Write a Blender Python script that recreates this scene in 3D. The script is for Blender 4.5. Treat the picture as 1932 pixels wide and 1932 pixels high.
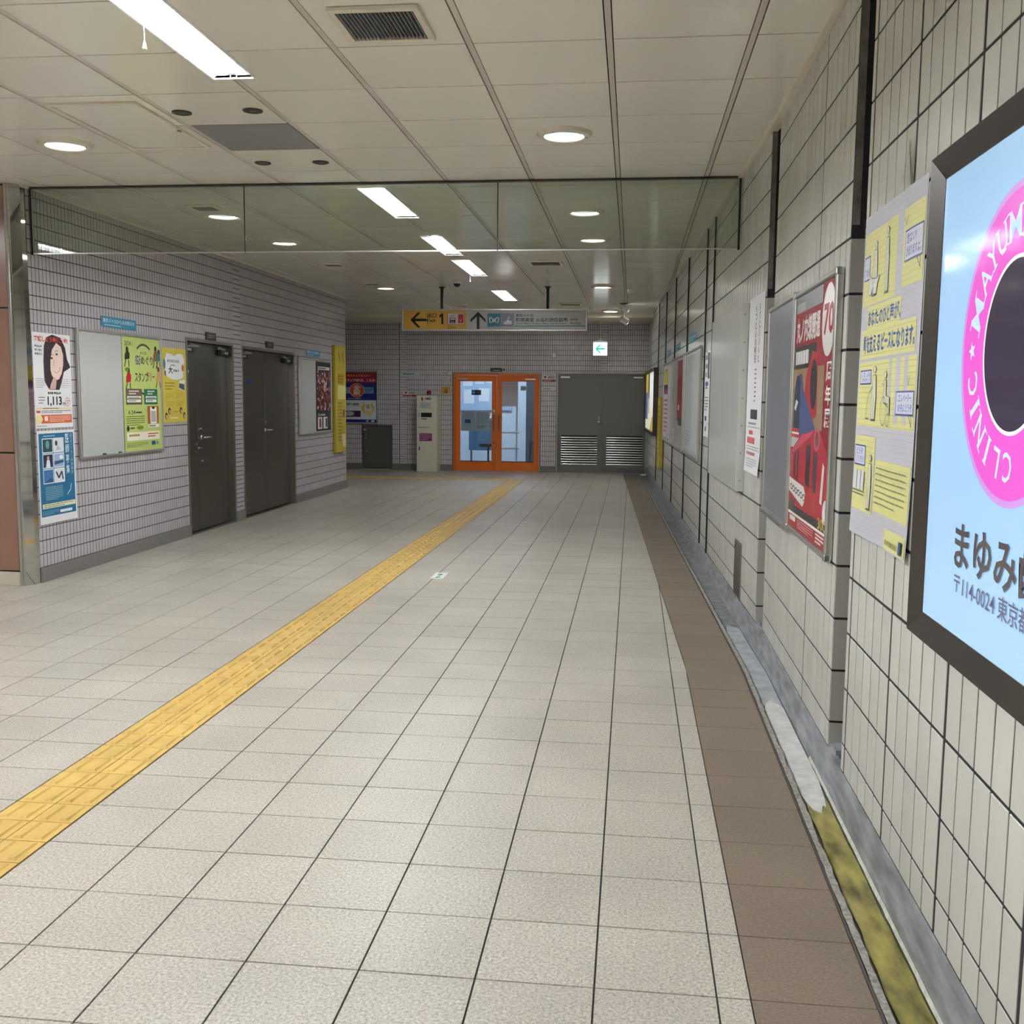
import bpy, math, random
from mathutils import Matrix, Vector
random.seed(11)
S = bpy.context.scene
COL = S.collection
PI = math.pi
for o in list(bpy.data.objects):
    bpy.data.objects.remove(o)

# ------------------------------------------------------------------ camera
CAM_H = 1.4567
YAW, PITCH, ROLL, FPX = 0.1161, 0.1125, 0.0093, 1919.39
fw = Vector((-math.sin(YAW) * math.cos(PITCH), math.cos(YAW) * math.cos(PITCH), -math.sin(PITCH)))
rr = Vector((math.cos(YAW), math.sin(YAW), 0))
uu = rr.cross(fw)
r2 = rr * math.cos(ROLL) + uu * math.sin(ROLL)
u2 = -rr * math.sin(ROLL) + uu * math.cos(ROLL)
cd = bpy.data.cameras.new('camera')
cam = bpy.data.objects.new('camera', cd)
COL.objects.link(cam)
cd.sensor_fit = 'HORIZONTAL'
cd.sensor_width = 36.0
cd.lens = 36.0 * FPX / 1932.0
cd.clip_start = 0.05
cam.matrix_world = Matrix(((r2.x, u2.x, -fw.x, 0), (r2.y, u2.y, -fw.y, 0), (r2.z, u2.z, -fw.z, CAM_H), (0, 0, 0, 1)))
S.camera = cam

# ------------------------------------------------------------------ world, exposure, lamp powers
w = bpy.data.worlds.new('world')
S.world = w
w.use_nodes = True
w.node_tree.nodes['Background'].inputs[0].default_value = (0.9, 0.95, 1.0, 1)
w.node_tree.nodes['Background'].inputs[1].default_value = 0.05
S.view_settings.view_transform = 'Standard'
S.view_settings.look = 'None'
S.view_settings.exposure = 1.5
S.view_settings.gamma = 1.0
S.view_settings.use_curve_mapping = False
# emission strength of each fluorescent tube, in the order of FLS below (tuned so the light falls off down the corridor)
TUBES = [190, 140, 8, 10, 55, 190, 185, 120, 130, 130]
DOWN = 14.0        # emission strength of the downlight rims

# ------------------------------------------------------------------ layout constants
HC = 2.97          # ceiling height
LX = -4.5          # left wall plane
BY = 19.8          # back wall plane
RX = 0.77          # right wall plane (near part)
KY, KS = 5.5, 0.033  # the right wall bends here, slope dX/dY = -KS
DEL = math.atan(KS)


def cx(y):
    return -KS * max(0.0, y - KY)


# ------------------------------------------------------------------ colour + materials
def lin(c):
    c = c / 255.0
    return c / 12.92 if c <= 0.04045 else ((c + 0.055) / 1.055) ** 2.4


def sr(*c):
    if len(c) == 1:
        h = c[0]
        c = ((h >> 16) & 255, (h >> 8) & 255, h & 255)
    return (lin(c[0]), lin(c[1]), lin(c[2]), 1.0)


MATS = {}


def newmat(name):
    m = bpy.data.materials.new(name)
    m.use_nodes = True
    nt = m.node_tree
    b = nt.nodes['Principled BSDF']
    MATS[name] = m
    return m, nt, b


def N(nt, typ, **kw):
    n = nt.nodes.new(typ)
    for k, v in kw.items():
        if k in n.inputs:
            n.inputs[k].default_value = v
        else:
            setattr(n, k, v)
    return n


def mat(name, col, rough=0.5, metal=0.0, spec=0.5, noise=0.0, nscale=8.0, bump=0.0, bscale=40.0, stretch=None, coat=0.0, rnd=0.0, attr=False, emit=0.0, detail=3.0, bdist=0.002):
    if name in MATS:
        return MATS[name]
    m, nt, b = newmat(name)
    L = nt.links
    b.inputs['Base Color'].default_value = col
    b.inputs['Roughness'].default_value = rough
    b.inputs['Metallic'].default_value = metal
    b.inputs['Specular IOR Level'].default_value = spec
    b.inputs['Coat Weight'].default_value = coat
    out = None
    pos = None
    if noise or bump:
        g = N(nt, 'ShaderNodeNewGeometry')
        pos = g.outputs['Position']
        if stretch:
            mp = N(nt, 'ShaderNodeMapping')
            mp.inputs['Scale'].default_value = stretch
            L.new(pos, mp.inputs['Vector'])
            pos = mp.outputs[0]
    if attr:
        a = N(nt, 'ShaderNodeAttribute', attribute_name='Col')
        out = a.outputs['Color']
    if noise:
        nz = N(nt, 'ShaderNodeTexNoise', Scale=nscale, Detail=detail)
        L.new(pos, nz.inputs['Vector'])
        mr = N(nt, 'ShaderNodeMapRange')
        mr.inputs[1].default_value = 0.3
        mr.inputs[2].default_value = 0.7
        mr.inputs[3].default_value = 1.0 - noise
        mr.inputs[4].default_value = 1.0 + noise
        L.new(nz.outputs['Fac'], mr.inputs[0])
        mx = N(nt, 'ShaderNodeVectorMath', operation='SCALE')
        if out:
            L.new(out, mx.inputs[0])
        else:
            mx.inputs[0].default_value = col[:3]
        L.new(mr.outputs[0], mx.inputs['Scale'])
        out = mx.outputs[0]
    if rnd:
        oi = N(nt, 'ShaderNodeObjectInfo')
        mr = N(nt, 'ShaderNodeMapRange')
        mr.inputs[3].default_value = 1.0 - rnd
        mr.inputs[4].default_value = 1.0 + rnd
        L.new(oi.outputs['Random'], mr.inputs[0])
        mx = N(nt, 'ShaderNodeVectorMath', operation='SCALE')
        if out:
            L.new(out, mx.inputs[0])
        else:
            mx.inputs[0].default_value = col[:3]
        L.new(mr.outputs[0], mx.inputs['Scale'])
        out = mx.outputs[0]
    if out:
        L.new(out, b.inputs['Base Color'])
    if emit:
        b.inputs['Emission Strength'].default_value = emit
        if out:
            L.new(out, b.inputs['Emission Color'])
        else:
            b.inputs['Emission Color'].default_value = col
    if bump:
        nz = N(nt, 'ShaderNodeTexNoise', Scale=bscale, Detail=4.0)
        L.new(pos, nz.inputs['Vector'])
        bp = N(nt, 'ShaderNodeBump', Strength=bump, Distance=bdist)
        L.new(nz.outputs['Fac'], bp.inputs['Height'])
        L.new(bp.outputs[0], b.inputs['Normal'])
    return m


def glassmat(name, tint, refl=1.0, rough=0.02):
    m, nt, b = newmat(name)
    nt.nodes.remove(b)
    out = nt.nodes['Material Output']
    tr = N(nt, 'ShaderNodeBsdfTransparent')
    tr.inputs[0].default_value = tint
    gl = N(nt, 'ShaderNodeBsdfGlossy')
    gl.inputs['Color'].default_value = (refl, refl, refl, 1)
    gl.inputs['Roughness'].default_value = rough
    fr = N(nt, 'ShaderNodeFresnel', IOR=1.5)
    mx = N(nt, 'ShaderNodeMixShader')
    nt.links.new(fr.outputs[0], mx.inputs[0])
    nt.links.new(tr.outputs[0], mx.inputs[1])
    nt.links.new(gl.outputs[0], mx.inputs[2])
    nt.links.new(mx.outputs[0], out.inputs['Surface'])
    return m


def floormat(name, base, dark, light, rough, bump, rnd):
    m, nt, b = newmat(name)
    L = nt.links
    g = N(nt, 'ShaderNodeNewGeometry')
    nz = N(nt, 'ShaderNodeTexNoise', Scale=120.0, Detail=5.0, Roughness=0.7)
    L.new(g.outputs['Position'], nz.inputs['Vector'])
    rp = N(nt, 'ShaderNodeValToRGB')
    e = rp.color_ramp.elements
    e[0].position = 0.32
    e[0].color = dark
    e[1].position = 0.68
    e[1].color = light
    k = e.new(0.5)
    k.color = base
    L.new(nz.outputs['Fac'], rp.inputs[0])
    big = N(nt, 'ShaderNodeTexNoise', Scale=1.6, Detail=3.0)
    L.new(g.outputs['Position'], big.inputs['Vector'])
    mr = N(nt, 'ShaderNodeMapRange')
    mr.inputs[1].default_value = 0.35
    mr.inputs[2].default_value = 0.7
    mr.inputs[3].default_value = 1.05
    mr.inputs[4].default_value = 0.90
    L.new(big.outputs['Fac'], mr.inputs[0])
    oi = N(nt, 'ShaderNodeObjectInfo')
    m2 = N(nt, 'ShaderNodeMapRange')
    m2.inputs[3].default_value = 1 - rnd
    m2.inputs[4].default_value = 1 + rnd
    L.new(oi.outputs['Random'], m2.inputs[0])
    mu = N(nt, 'ShaderNodeMath', operation='MULTIPLY')
    L.new(mr.outputs[0], mu.inputs[0])
    L.new(m2.outputs[0], mu.inputs[1])
    sc = N(nt, 'ShaderNodeVectorMath', operation='SCALE')
    L.new(rp.outputs[0], sc.inputs[0])
    L.new(mu.outputs[0], sc.inputs['Scale'])
    L.new(sc.outputs[0], b.inputs['Base Color'])
    b.inputs['Roughness'].default_value = rough
    b.inputs['Specular IOR Level'].default_value = 0.32
    bz = N(nt, 'ShaderNodeTexNoise', Scale=62.0, Detail=3.0, Distortion=0.6)
    L.new(g.outputs['Position'], bz.inputs['Vector'])
    bp = N(nt, 'ShaderNodeBump', Strength=bump, Distance=0.002)
    L.new(bz.outputs['Fac'], bp.inputs['Height'])
    L.new(bp.outputs[0], b.inputs['Normal'])
    return m


M = mat
M_FLOOR = floormat('floor_tile', sr(184, 177, 166), sr(140, 132, 121), sr(216, 211, 202), 0.34, 0.85, 0.035)
M_BROWN = floormat('border_tile', sr(128, 114, 100), sr(112, 99, 86), sr(142, 128, 114), 0.42, 0.12, 0.05)
M_JOINT = M('floor_joint', sr(88, 78, 76), 0.8)
M_TACT = M('tactile_yellow', sr(206, 172, 98), 0.45, noise=0.10, nscale=9, rnd=0.06)
M_WTILE = M('wall_tile_glazed', sr(200, 199, 191), 0.17, spec=0.5, rnd=0.05, bump=0.10, bscale=5, bdist=0.004)
M_WTILE_S = M('wall_tile_glazed_field', sr(196, 193, 181), 0.17, attr=True, bump=0.10, bscale=5, bdist=0.004)
M_LTILE = M('wall_tile_small', sr(190, 184, 184), 0.25, attr=True, bump=0.08, bscale=6, bdist=0.004)
M_WJOINT = M('wall_joint', sr(42, 36, 42), 0.85)
M_LJOINT = M('wall_joint_small', sr(52, 46, 52), 0.85)
M_CEIL = M('ceiling_paint', sr(242, 238, 226), 0.16, spec=0.5, rnd=0.02, bump=0.06, bscale=2.2, bdist=0.006)
M_CSTRIP = M('ceiling_strip_paint', sr(212, 203, 192), 0.3)
M_CDARK = M('ceiling_void', sr(14, 13, 12), 0.9)
M_TRIM = M('ceiling_trim', sr(226, 218, 200), 0.35)
M_WHITE = M('white_enamel', sr(232, 232, 230), 0.35)
M_TROF = M('reflector_white', sr(244, 244, 244), 0.4)
M_RIM = M('downlight_rim', (0.95, 0.97, 1.0, 1), 0.5, emit=DOWN)
M_LENS = M('downlight_lens', (0.72, 0.82, 1.0, 1), 0.5, emit=0.26)
M_CONC = M('concrete', sr(120, 122, 124), 0.7, noise=0.3, nscale=14, bump=0.4, bscale=70)
M_LIP = M('concrete_lip', sr(150, 146, 138), 0.8, noise=0.35, nscale=60, bump=0.6, bscale=90)
M_CURB = M('kerb_concrete', sr(140, 143, 147), 0.5, noise=0.42, nscale=16, detail=9, bump=0.35, bscale=60, stretch=(1, 0.35, 1.4))
M_MORT = M('mortar', sr(205, 206, 202), 0.75, noise=0.14, nscale=20, bump=0.4, bscale=60)
M_ALGAE = M('algae_water', sr(142, 132, 66), 0.12, noise=0.6, nscale=13, detail=8, spec=0.6, bump=0.08, bscale=25, stretch=(1.6, 0.55, 1))
M_DLINE = M('gutter_dark', sr(52, 52, 22), 0.15, noise=0.4, nscale=30)
M_GRAN = M('granite_base', sr(122, 118, 116), 0.45, noise=0.28, nscale=120)
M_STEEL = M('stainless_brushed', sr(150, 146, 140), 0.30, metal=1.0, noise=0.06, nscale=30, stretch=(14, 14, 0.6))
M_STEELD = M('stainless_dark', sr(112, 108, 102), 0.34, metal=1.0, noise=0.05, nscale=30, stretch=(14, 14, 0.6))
M_MIRROR = M('stainless_polished', sr(200, 198, 194), 0.05, metal=1.0)
M_ALU = M('aluminium', sr(196, 195, 192), 0.28, metal=1.0)
M_ALUP = M('aluminium_profile', sr(186, 184, 180), 0.35, metal=0.85)
M_CHROME = M('chrome', sr(225, 225, 225), 0.08, metal=1.0)
M_BLACK = M('black_plastic', sr(24, 22, 22), 0.4)
M_DARKF = M('dark_bronze_frame', sr(66, 60, 54), 0.35, metal=0.4)
M_BRPAN = M('brown_panel', sr(140, 104, 88), 0.2, noise=0.05, nscale=4)
M_BASEB = M('beige_base_tile', sr(196, 188, 170), 0.3, noise=0.05)
M_ORANGE = M('orange_paint', sr(226, 112, 14), 0.4)
M_GREYD = M('grey_door_paint', sr(104, 102, 97), 0.32, spec=0.5, metal=0.3)
M_AED = M('cream_enamel', sr(222, 222, 200), 0.4)
M_PAPER = M('paper_white', sr(226, 226, 228), 0.6)
M_BOARD = M('whiteboard_face', sr(188, 191, 188), 0.22)
M_BOARDG = M('grey_board_face', sr(120, 122, 128), 0.3)
M_INK = M('print_ink', (1, 1, 1, 1), 0.5, attr=True)
M_INKG = M('print_ink_gloss', (1, 1, 1, 1), 0.25, attr=True)
M_LIT = M('backlit_print', (1, 1, 1, 1), 0.10, attr=True, emit=0.10)
M_LITS = M('backlit_sign', (1, 1, 1, 1), 0.3, attr=True, emit=0.75)
M_LITF = M('backlit_print_far', (1, 1, 1, 1), 0.3, attr=True, emit=0.25)
M_GREY = M('grey_paint', sr(150, 150, 150), 0.5)
M_GPANEL = M('grey_ceiling_panel', sr(150, 147, 148), 0.3)
M_PLAST = M('rough_plaster', sr(120, 112, 108), 0.9, noise=0.3, nscale=20, bump=0.7, bscale=30)
M_RED = M('red_lamp', sr(150, 14, 24), 0.25)
M_OWALL = M('office_wall', sr(214, 222, 232), 0.6)
M_OBLUE = M('office_blue', sr(110, 165, 205), 0.5)
M_OLAMP = M('office_lamp', (0.85, 0.93, 1.0, 1), 0.5, emit=5.0)
M_SPOTE = M('spot_lens', (1, 1, 0.97, 1), 0.5, emit=8.0)
M_GLASS = glassmat('smoke_screen_glass', (0.80, 0.83, 0.78, 1))
M_GLASSD = glassmat('door_glass', (0.86, 0.92, 0.96, 1))
M_TAPE = glassmat('clear_tape', (0.86, 0.86, 0.84, 1), 0.9, 0.15)


# ------------------------------------------------------------------ mesh builder
class MB:
    def __init__(s):
        s.v = []
        s.f = []
        s.mi = []
        s.c = []
        s.col = None
        s.m = 0

    def face(s, pts):
        i = len(s.v)
        s.v += [tuple(p) for p in pts]
        s.f.append(tuple(range(i, i + len(pts))))
        s.mi.append(s.m)
        s.c.append(s.col)

    def idx(s, pts, faces):
        i = len(s.v)
        s.v += [tuple(p) for p in pts]
        for f in faces:
            s.f.append(tuple(i + k for k in f))
            s.mi.append(s.m)
            s.c.append(s.col)

    def box(s, x0, x1, y0, y1, z0, z1):
        p = [(x0, y0, z0), (x1, y0, z0), (x1, y1, z0), (x0, y1, z0), (x0, y0, z1), (x1, y0, z1), (x1, y1, z1), (x0, y1, z1)]
        s.idx(p, [(0, 3, 2, 1), (4, 5, 6, 7), (0, 1, 5, 4), (1, 2, 6, 5), (2, 3, 7, 6), (3, 0, 4, 7)])
        return s

    def prism(s, poly, z0, z1):
        n = len(poly)
        p = [(a, b, z0) for a, b in poly] + [(a, b, z1) for a, b in poly]
        s.idx(p, [tuple(range(n - 1, -1, -1)), tuple(range(n, 2 * n))] + [(i, (i + 1) % n, n + (i + 1) % n, n + i) for i in range(n)])
        return s

    def plate(s, poly, y0, y1):
        n = len(poly)
        p = [(a, y0, b) for a, b in poly] + [(a, y1, b) for a, b in poly]
        s.idx(p, [tuple(range(n)), tuple(range(2 * n - 1, n - 1, -1))] + [(i, n + i, n + (i + 1) % n, (i + 1) % n) for i in range(n)])
        return s

    def tile(s, x0, x1, z0, z1, d, ch=0.0012, y=0.0):
        # glazed wall tile in wall space: front at y-d, chamfered edge
        p = [(x0, y, z0), (x1, y, z0), (x1, y, z1), (x0, y, z1), (x0, y - d + ch, z0), (x1, y - d + ch, z0), (x1, y - d + ch, z1), (x0, y - d + ch, z1),
             (x0 + ch, y - d, z0 + ch), (x1 - ch, y - d, z0 + ch), (x1 - ch, y - d, z1 - ch), (x0 + ch, y - d, z1 - ch)]
        s.idx(p, [(8, 9, 10, 11)] + [(a, b, 4 + b, 4 + a) for a, b in ((0, 1), (1, 2), (2, 3), (3, 0))] + [(4 + a, 4 + b, 8 + b, 8 + a) for a, b in ((0, 1), (1, 2), (2, 3), (3, 0))])
        return s

    def cyl(s, a, b, r, n=16, r2=None, caps=True):
        a = Vector(a)
        b = Vector(b)
        r2 = r if r2 is None else r2
        d = (b - a).normalized()
        t = Vector((1, 0, 0)) if abs(d.x) < 0.8 else Vector((0, 1, 0))
        e = d.cross(t).normalized()
        g = d.cross(e)
        p = [a + (e * math.cos(2 * PI * i / n) + g * math.sin(2 * PI * i / n)) * r for i in range(n)]
        q = [b + (e * math.cos(2 * PI * i / n) + g * math.sin(2 * PI * i / n)) * r2 for i in range(n)]
        fs = [(i, (i + 1) % n, n + (i + 1) % n, n + i) for i in range(n)]
        if caps:
            fs += [tuple(range(n - 1, -1, -1)), tuple(range(n, 2 * n))]
        s.idx(p + q, fs)
        return s

    def tube(s, pts, r, n=8):
        for a, b in zip(pts[:-1], pts[1:]):
            s.cyl(a, b, r, n)
        return s

    def lathe(s, prof, c, n=40, closed=False):
        # prof: (r, z) list, axis z through c
        p = []
        for r, z in prof:
            p += [(c[0] + r * math.cos(2 * PI * i / n), c[1] + r * math.sin(2 * PI * i / n), c[2] + z) for i in range(n)]
        fs = []
        for k in range(len(prof) - 1):
            fs += [(k * n + i, k * n + (i + 1) % n, (k + 1) * n + (i + 1) % n, (k + 1) * n + i) for i in range(n)]
        s.idx(p, fs)
        return s

    def mesh(s, name, mats):
        me = bpy.data.meshes.new(name)
        me.from_pydata(s.v, [], s.f)
        for mm in (mats if isinstance(mats, (list, tuple)) else [mats]):
            me.materials.append(mm)
        if any(s.mi):
            me.polygons.foreach_set('material_index', s.mi)
        if any(c is not None for c in s.c):
            ca = me.color_attributes.new('Col', 'FLOAT_COLOR', 'CORNER')
            dat = []
            for f, c in zip(s.f, s.c):
                c = c or (1, 1, 1, 1)
                dat += list(c) * len(f)
            ca.data.foreach_set('color', dat)
        me.update()
        return me

    def build(s, name, mats, parent=None, smooth=False, bev=0.0, kind=None, loc=None):
        me = s.mesh(name, mats)
        return link(name, me, parent, smooth, bev, kind, loc)


def link(name, me, parent=None, smooth=False, bev=0.0, kind=None, loc=None):
    if smooth:
        me.polygons.foreach_set('use_smooth', [True] * len(me.polygons))
    o = bpy.data.objects.new(name, me)
    COL.objects.link(o)
    if parent:
        o.parent = parent
    if loc:
        o.location = loc
    if kind:
        o['kind'] = kind
    if bev:
        bm = o.modifiers.new('bevel', 'BEVEL')
        bm.width = bev
        bm.segments = 2
        bm.limit_method = 'ANGLE'
    return o


def tag(o, label, cat, group=None):
    o['label'] = label
    o['category'] = cat
    if group:
        o['group'] = group
    return o


def thing(name, label, cat, loc=(0, 0, 0), rz=0.0, group=None):
    o = bpy.data.objects.new(name, None)
    o.empty_display_size = 0.1
    COL.objects.link(o)
    o.location = loc
    o.rotation_euler = (0, 0, rz)
    return tag(o, label, cat, group)


def struct(name, label=None, loc=(0, 0, 0), rz=0.0, cat=None):
    o = bpy.data.objects.new(name, None)
    o.empty_display_size = 0.1
    COL.objects.link(o)
    o.location = loc
    o.rotation_euler = (0, 0, rz)
    o['kind'] = 'structure'
    if label:
        o['label'] = label
    if cat:
        o['category'] = cat
    return o


# wall-space origins: local x runs to the viewer's right, local -y points to the viewer
def on_left(y, z, off=0.0):
    return dict(loc=(LX + off, y, z), rz=PI / 2)


def on_back(x, z, off=0.0):
    return dict(loc=(x, BY - off, z), rz=0.0)


def on_right(y, z, off=0.0):
    if y > 6.0:
        return dict(loc=(RX + cx(y) - off, y, z), rz=-PI / 2 + DEL)
    return dict(loc=(RX - off, y, z), rz=-PI / 2)


def rsub(r, holes):
    """rectangle minus rectangles -> list of rectangles (x0,x1,y0,y1)"""
    out = [r]
    for h in holes:
        nxt = []
        for a in out:
            if h[0] >= a[1] or h[1] <= a[0] or h[2] >= a[3] or h[3] <= a[2]:
                nxt.append(a)
                continue
            if h[2] > a[2]:
                nxt.append((a[0], a[1], a[2], h[2]))
            if h[3] < a[3]:
                nxt.append((a[0], a[1], h[3], a[3]))
            y0, y1 = max(a[2], h[2]), min(a[3], h[3])
            if h[0] > a[0]:
                nxt.append((a[0], h[0], y0, y1))
            if h[1] < a[1]:
                nxt.append((h[1], a[1], y0, y1))
        out = nxt
    return [a for a in out if a[1] - a[0] > 0.004 and a[3] - a[2] > 0.004]


def clip(poly, a, b, c):
    """keep a*x+b*y<=c"""
    out = []
    for i in range(len(poly)):
        p, q = poly[i], poly[(i + 1) % len(poly)]
        dp = a * p[0] + b * p[1] - c
        dq = a * q[0] + b * q[1] - c
        if dp <= 0:
            out.append(p)
        if dp * dq < 0:
            t = dp / (dp - dq)
            out.append((p[0] + (q[0] - p[0]) * t, p[1] + (q[1] - p[1]) * t))
    return out


# ------------------------------------------------------------------ text + print
TXT = {}


def txt(s, bold=0.0):
    k = (s, bold)
    if k not in TXT:
        c = bpy.data.curves.new('t', 'FONT')
        c.body = s
        c.resolution_u = 2
        c.offset = bold
        o = bpy.data.objects.new('t', c)
        me = bpy.data.meshes.new_from_object(o)
        vs = [(v.co.x, v.co.y) for v in me.vertices]
        fs = [tuple(p.vertices) for p in me.polygons]
        bpy.data.objects.remove(o)
        bpy.data.curves.remove(c)
        bpy.data.meshes.remove(me)
        if not vs:
            vs = [(0, 0), (1, 1)]
        x0 = min(v[0] for v in vs)
        x1 = max(v[0] for v in vs)
        y0 = min(v[1] for v in vs)
        y1 = max(v[1] for v in vs)
        TXT[k] = ([((v[0] - x0) / max(x1 - x0, 1e-6), (v[1] - y0) / max(y1 - y0, 1e-6)) for v in vs], fs, (x1 - x0, y1 - y0))
    return TXT[k]


class Print:
    """flat print on a w x h sheet; coordinates 0..1 from lower left"""

    def __init__(s, w, h, y=0.0, disp=None, step=0.00005):
        s.w, s.h, s.y, s.disp, s.step = w, h, y, disp, step
        s.a = MB()
        s.t = MB()
        s.n = 1

    def _p(s, u, v):
        yy = s.y - s.step * s.n
        if s.disp:
            yy += s.disp(u, v)
        return (u * s.w, yy, v * s.h)

    def poly(s, pts, col, t=False):
        mb = s.t if t else s.a
        mb.col = sr(col)
        mb.face([s._p(u, v) for u, v in pts])
        s.n += 1
        return s

    def rect(s, u0, v0, u1, v1, col):
        if s.disp:
            s.a.col = sr(col)
            nu, nv = max(2, int((u1 - u0) * 48)), max(2, int((v1 - v0) * 48))
            for i in range(nu):
                for j in range(nv):
                    a, b = u0 + (u1 - u0) * i / nu, u0 + (u1 - u0) * (i + 1) / nu
                    c, d = v0 + (v1 - v0) * j / nv, v0 + (v1 - v0) * (j + 1) / nv
                    s.a.face([s._p(a, c), s._p(b, c), s._p(b, d), s._p(a, d)])
            s.n += 1
            return s
        return s.poly([(u0, v0), (u1, v0), (u1, v1), (u0, v1)], col)

    def ell(s, cu, cv, ru, rv, col, n=28, a0=0.0, a1=360.0):
        pts = [(cu + ru * math.cos(math.radians(a0 + (a1 - a0) * i / n)), cv + rv * math.sin(math.radians(a0 + (a1 - a0) * i / n))) for i in range(n if a1 - a0 >= 360 else n + 1)]
        return s.poly(pts, col)

    def line(s, pts, wd, col):
        for (a, b), (c, d) in zip(pts[:-1], pts[1:]):
            dx, dy = (c - a) * s.w, (d - b) * s.h
            l = math.hypot(dx, dy) or 1e-6
            nx, ny = -dy / l * wd / 2 / s.w, dx / l * wd / 2 / s.h
            s.a.col = sr(col)
            s.a.face([s._p(a + nx, b + ny), s._p(c + nx, d + ny), s._p(c - nx, d - ny), s._p(a - nx, b - ny)])
        s.n += 1
        return s

    def arc(s, cu, cv, ru, rv, wd, col, a0=0, a1=360, n=24):
        return s.line([(cu + ru * math.cos(math.radians(a0 + (a1 - a0) * i / n)), cv + rv * math.sin(math.radians(a0 + (a1 - a0) * i / n))) for i in range(n + 1)], wd, col)

    def text(s, st, u0, v0, u1, v1, col, bold=0.0, shear=0.0):
        vs, fs, _ = txt(st, bold)
        s.t.col = sr(col)
        s.t.idx([s._p(u0 + (u1 - u0) * (a + shear * b), v0 + (v1 - v0) * b) for a, b in vs], fs)
        s.n += 1
        return s

    def vtext(s, st, u0, v0, u1, v1, col, bold=0.0):
        n = len(st)
        for i, ch in enumerate(st):
            t = v1 - (v1 - v0) * i / n
            b = v1 - (v1 - v0) * (i + 0.86) / n
            s.text(ch, u0, b, u1, t, col, bold)
        return s

    def fine(s, u0, v0, u1, v1, n, col, fill=0.5, seed=1):
        """illegibly small print: broken rules"""
        rnd = random.Random(seed)
        s.a.col = sr(col)
        for i in range(n):
            v = v1 - (v1 - v0) * (i + 0.5) / n
            hh = (v1 - v0) / n * fill / 2
            u = u0
            end = u1 if i < n - 1 else u0 + (u1 - u0) * 0.7
            while u < end - 1e-4:
                l = min((u1 - u0) * rnd.uniform(0.05, 0.16), end - u)
                s.a.face([s._p(u, v - hh), s._p(u + l * 0.9, v - hh), s._p(u + l * 0.9, v + hh), s._p(u, v + hh)])
                u += l
        s.n += 1
        return s

    def done(s, parent, m=None, pic='picture', let='lettering'):
        m = m or M_INK
        if s.a.f:
            s.a.build(pic, m, parent)
        if s.t.f:
            s.t.build(let, m, parent)


def sheet(parent, w, h, t=0.0015, m=None, name='paper', col=None, disp=None):
    mb = MB()
    if col is not None:
        mb.col = sr(col)
    if disp:
        n = 48
        g = [[(w * i / n, disp(i / n, j / n), h * j / n) for i in range(n + 1)] for j in range(n + 1)]
        for j in range(n):
            for i in range(n):
                mb.face([g[j][i], g[j][i + 1], g[j + 1][i + 1], g[j + 1][i]])
        return mb.build(name, m or (M_INK if col is not None else M_PAPER), parent, smooth=True)
    mb.box(0, w, -t, 0, 0, h)
    return mb.build(name, m or (M_INK if col is not None else M_PAPER), parent)


def frame4(parent, w, h, bar, d0, d1, m, name='frame', bev=0.003):
    """picture-frame of four bars around 0..w, 0..h (outer size), from y=d0 (back) to y=d1 (front, negative)"""
    mb = MB()
    mb.box(0, bar, d1, d0, 0, h)
    mb.box(w - bar, w, d1, d0, 0, h)
    mb.box(bar, w - bar, d1, d0, 0, bar)
    mb.box(bar, w - bar, d1, d0, h - bar, h)
    return mb.build(name, m, parent, bev=bev)


# ================================================================== FLOOR
X0, Y0, T = -1.5619, 2.3886, 0.3
JW = 0.0055
YMIN, XMIN = -6.0, -9.1
TX0, TX1 = X0 - 2 * T, X0 - T        # column taken by the tactile paving
CROSS0 = Y0 + 51 * T                 # row taken by the tactile branch at the far end


def brown_l(y):
    return 0.32 + cx(y)


def brown_r(y):
    return 0.62 + cx(y)


floor = MB().prism([(XMIN, YMIN), (0.63, YMIN), (0.63, KY), (0.63 + cx(BY), BY), (XMIN, BY)], -0.12, -0.006).build('floor', M_JOINT, kind='structure')
floor['label'] = 'beige stone-look tiled corridor floor'
tiles = []
for i in range(-26, 8):
    for j in range(-28, 60):
        xa, xb, ya, yb = X0 + i * T, X0 + (i + 1) * T, Y0 + j * T, Y0 + (j + 1) * T
        if yb <= YMIN or ya >= BY or xa < XMIN:
            continue
        if xb <= LX + 0.001 and ya > 7.2 and yb < 15.8:
            continue
        if abs(xa - TX0) < 0.01 and yb <= CROSS0 + T + 0.01:
            continue
        if abs(ya - CROSS0) < 0.01 and xb <= TX1 + 0.01:
            continue
        yb = min(yb, BY)
        h = JW / 2
        poly = [(xa + h, ya + h), (xb - h, ya + h), (xb - h, yb - h), (xa + h, yb - h)]
        full = True
        ym = (ya + yb) / 2
        if xb > brown_l(ym) - 0.01:
            if ym < KY:
                poly = clip(poly, 1, 0, 0.32 - 0.002)
            else:
                poly = clip(poly, 1, KS, 0.32 - 0.002 + KS * KY)
            full = False
        if yb > BY - 0.001:
            full = False
        if xa < LX and xb > LX and 7.2 < ym < 15.8:
            poly = clip(poly, -1, 0, -LX)
            full = False
        if len(poly) < 3:
            continue
        cxm, cym = sum(p[0] for p in poly) / len(poly), sum(p[1] for p in poly) / len(poly)
        d = Vector((cxm, cym, -CAM_H))
        z = d.dot(fw)
        vis = z > 0.3 and abs(d.dot(r2) / z) < 0.56 and abs(d.dot(u2) / z) < 0.56
        tiles.append((0 if vis else 1, z, poly, full, (xa, ya)))
tiles.sort(key=lambda t: (t[0], t[1]))
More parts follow.
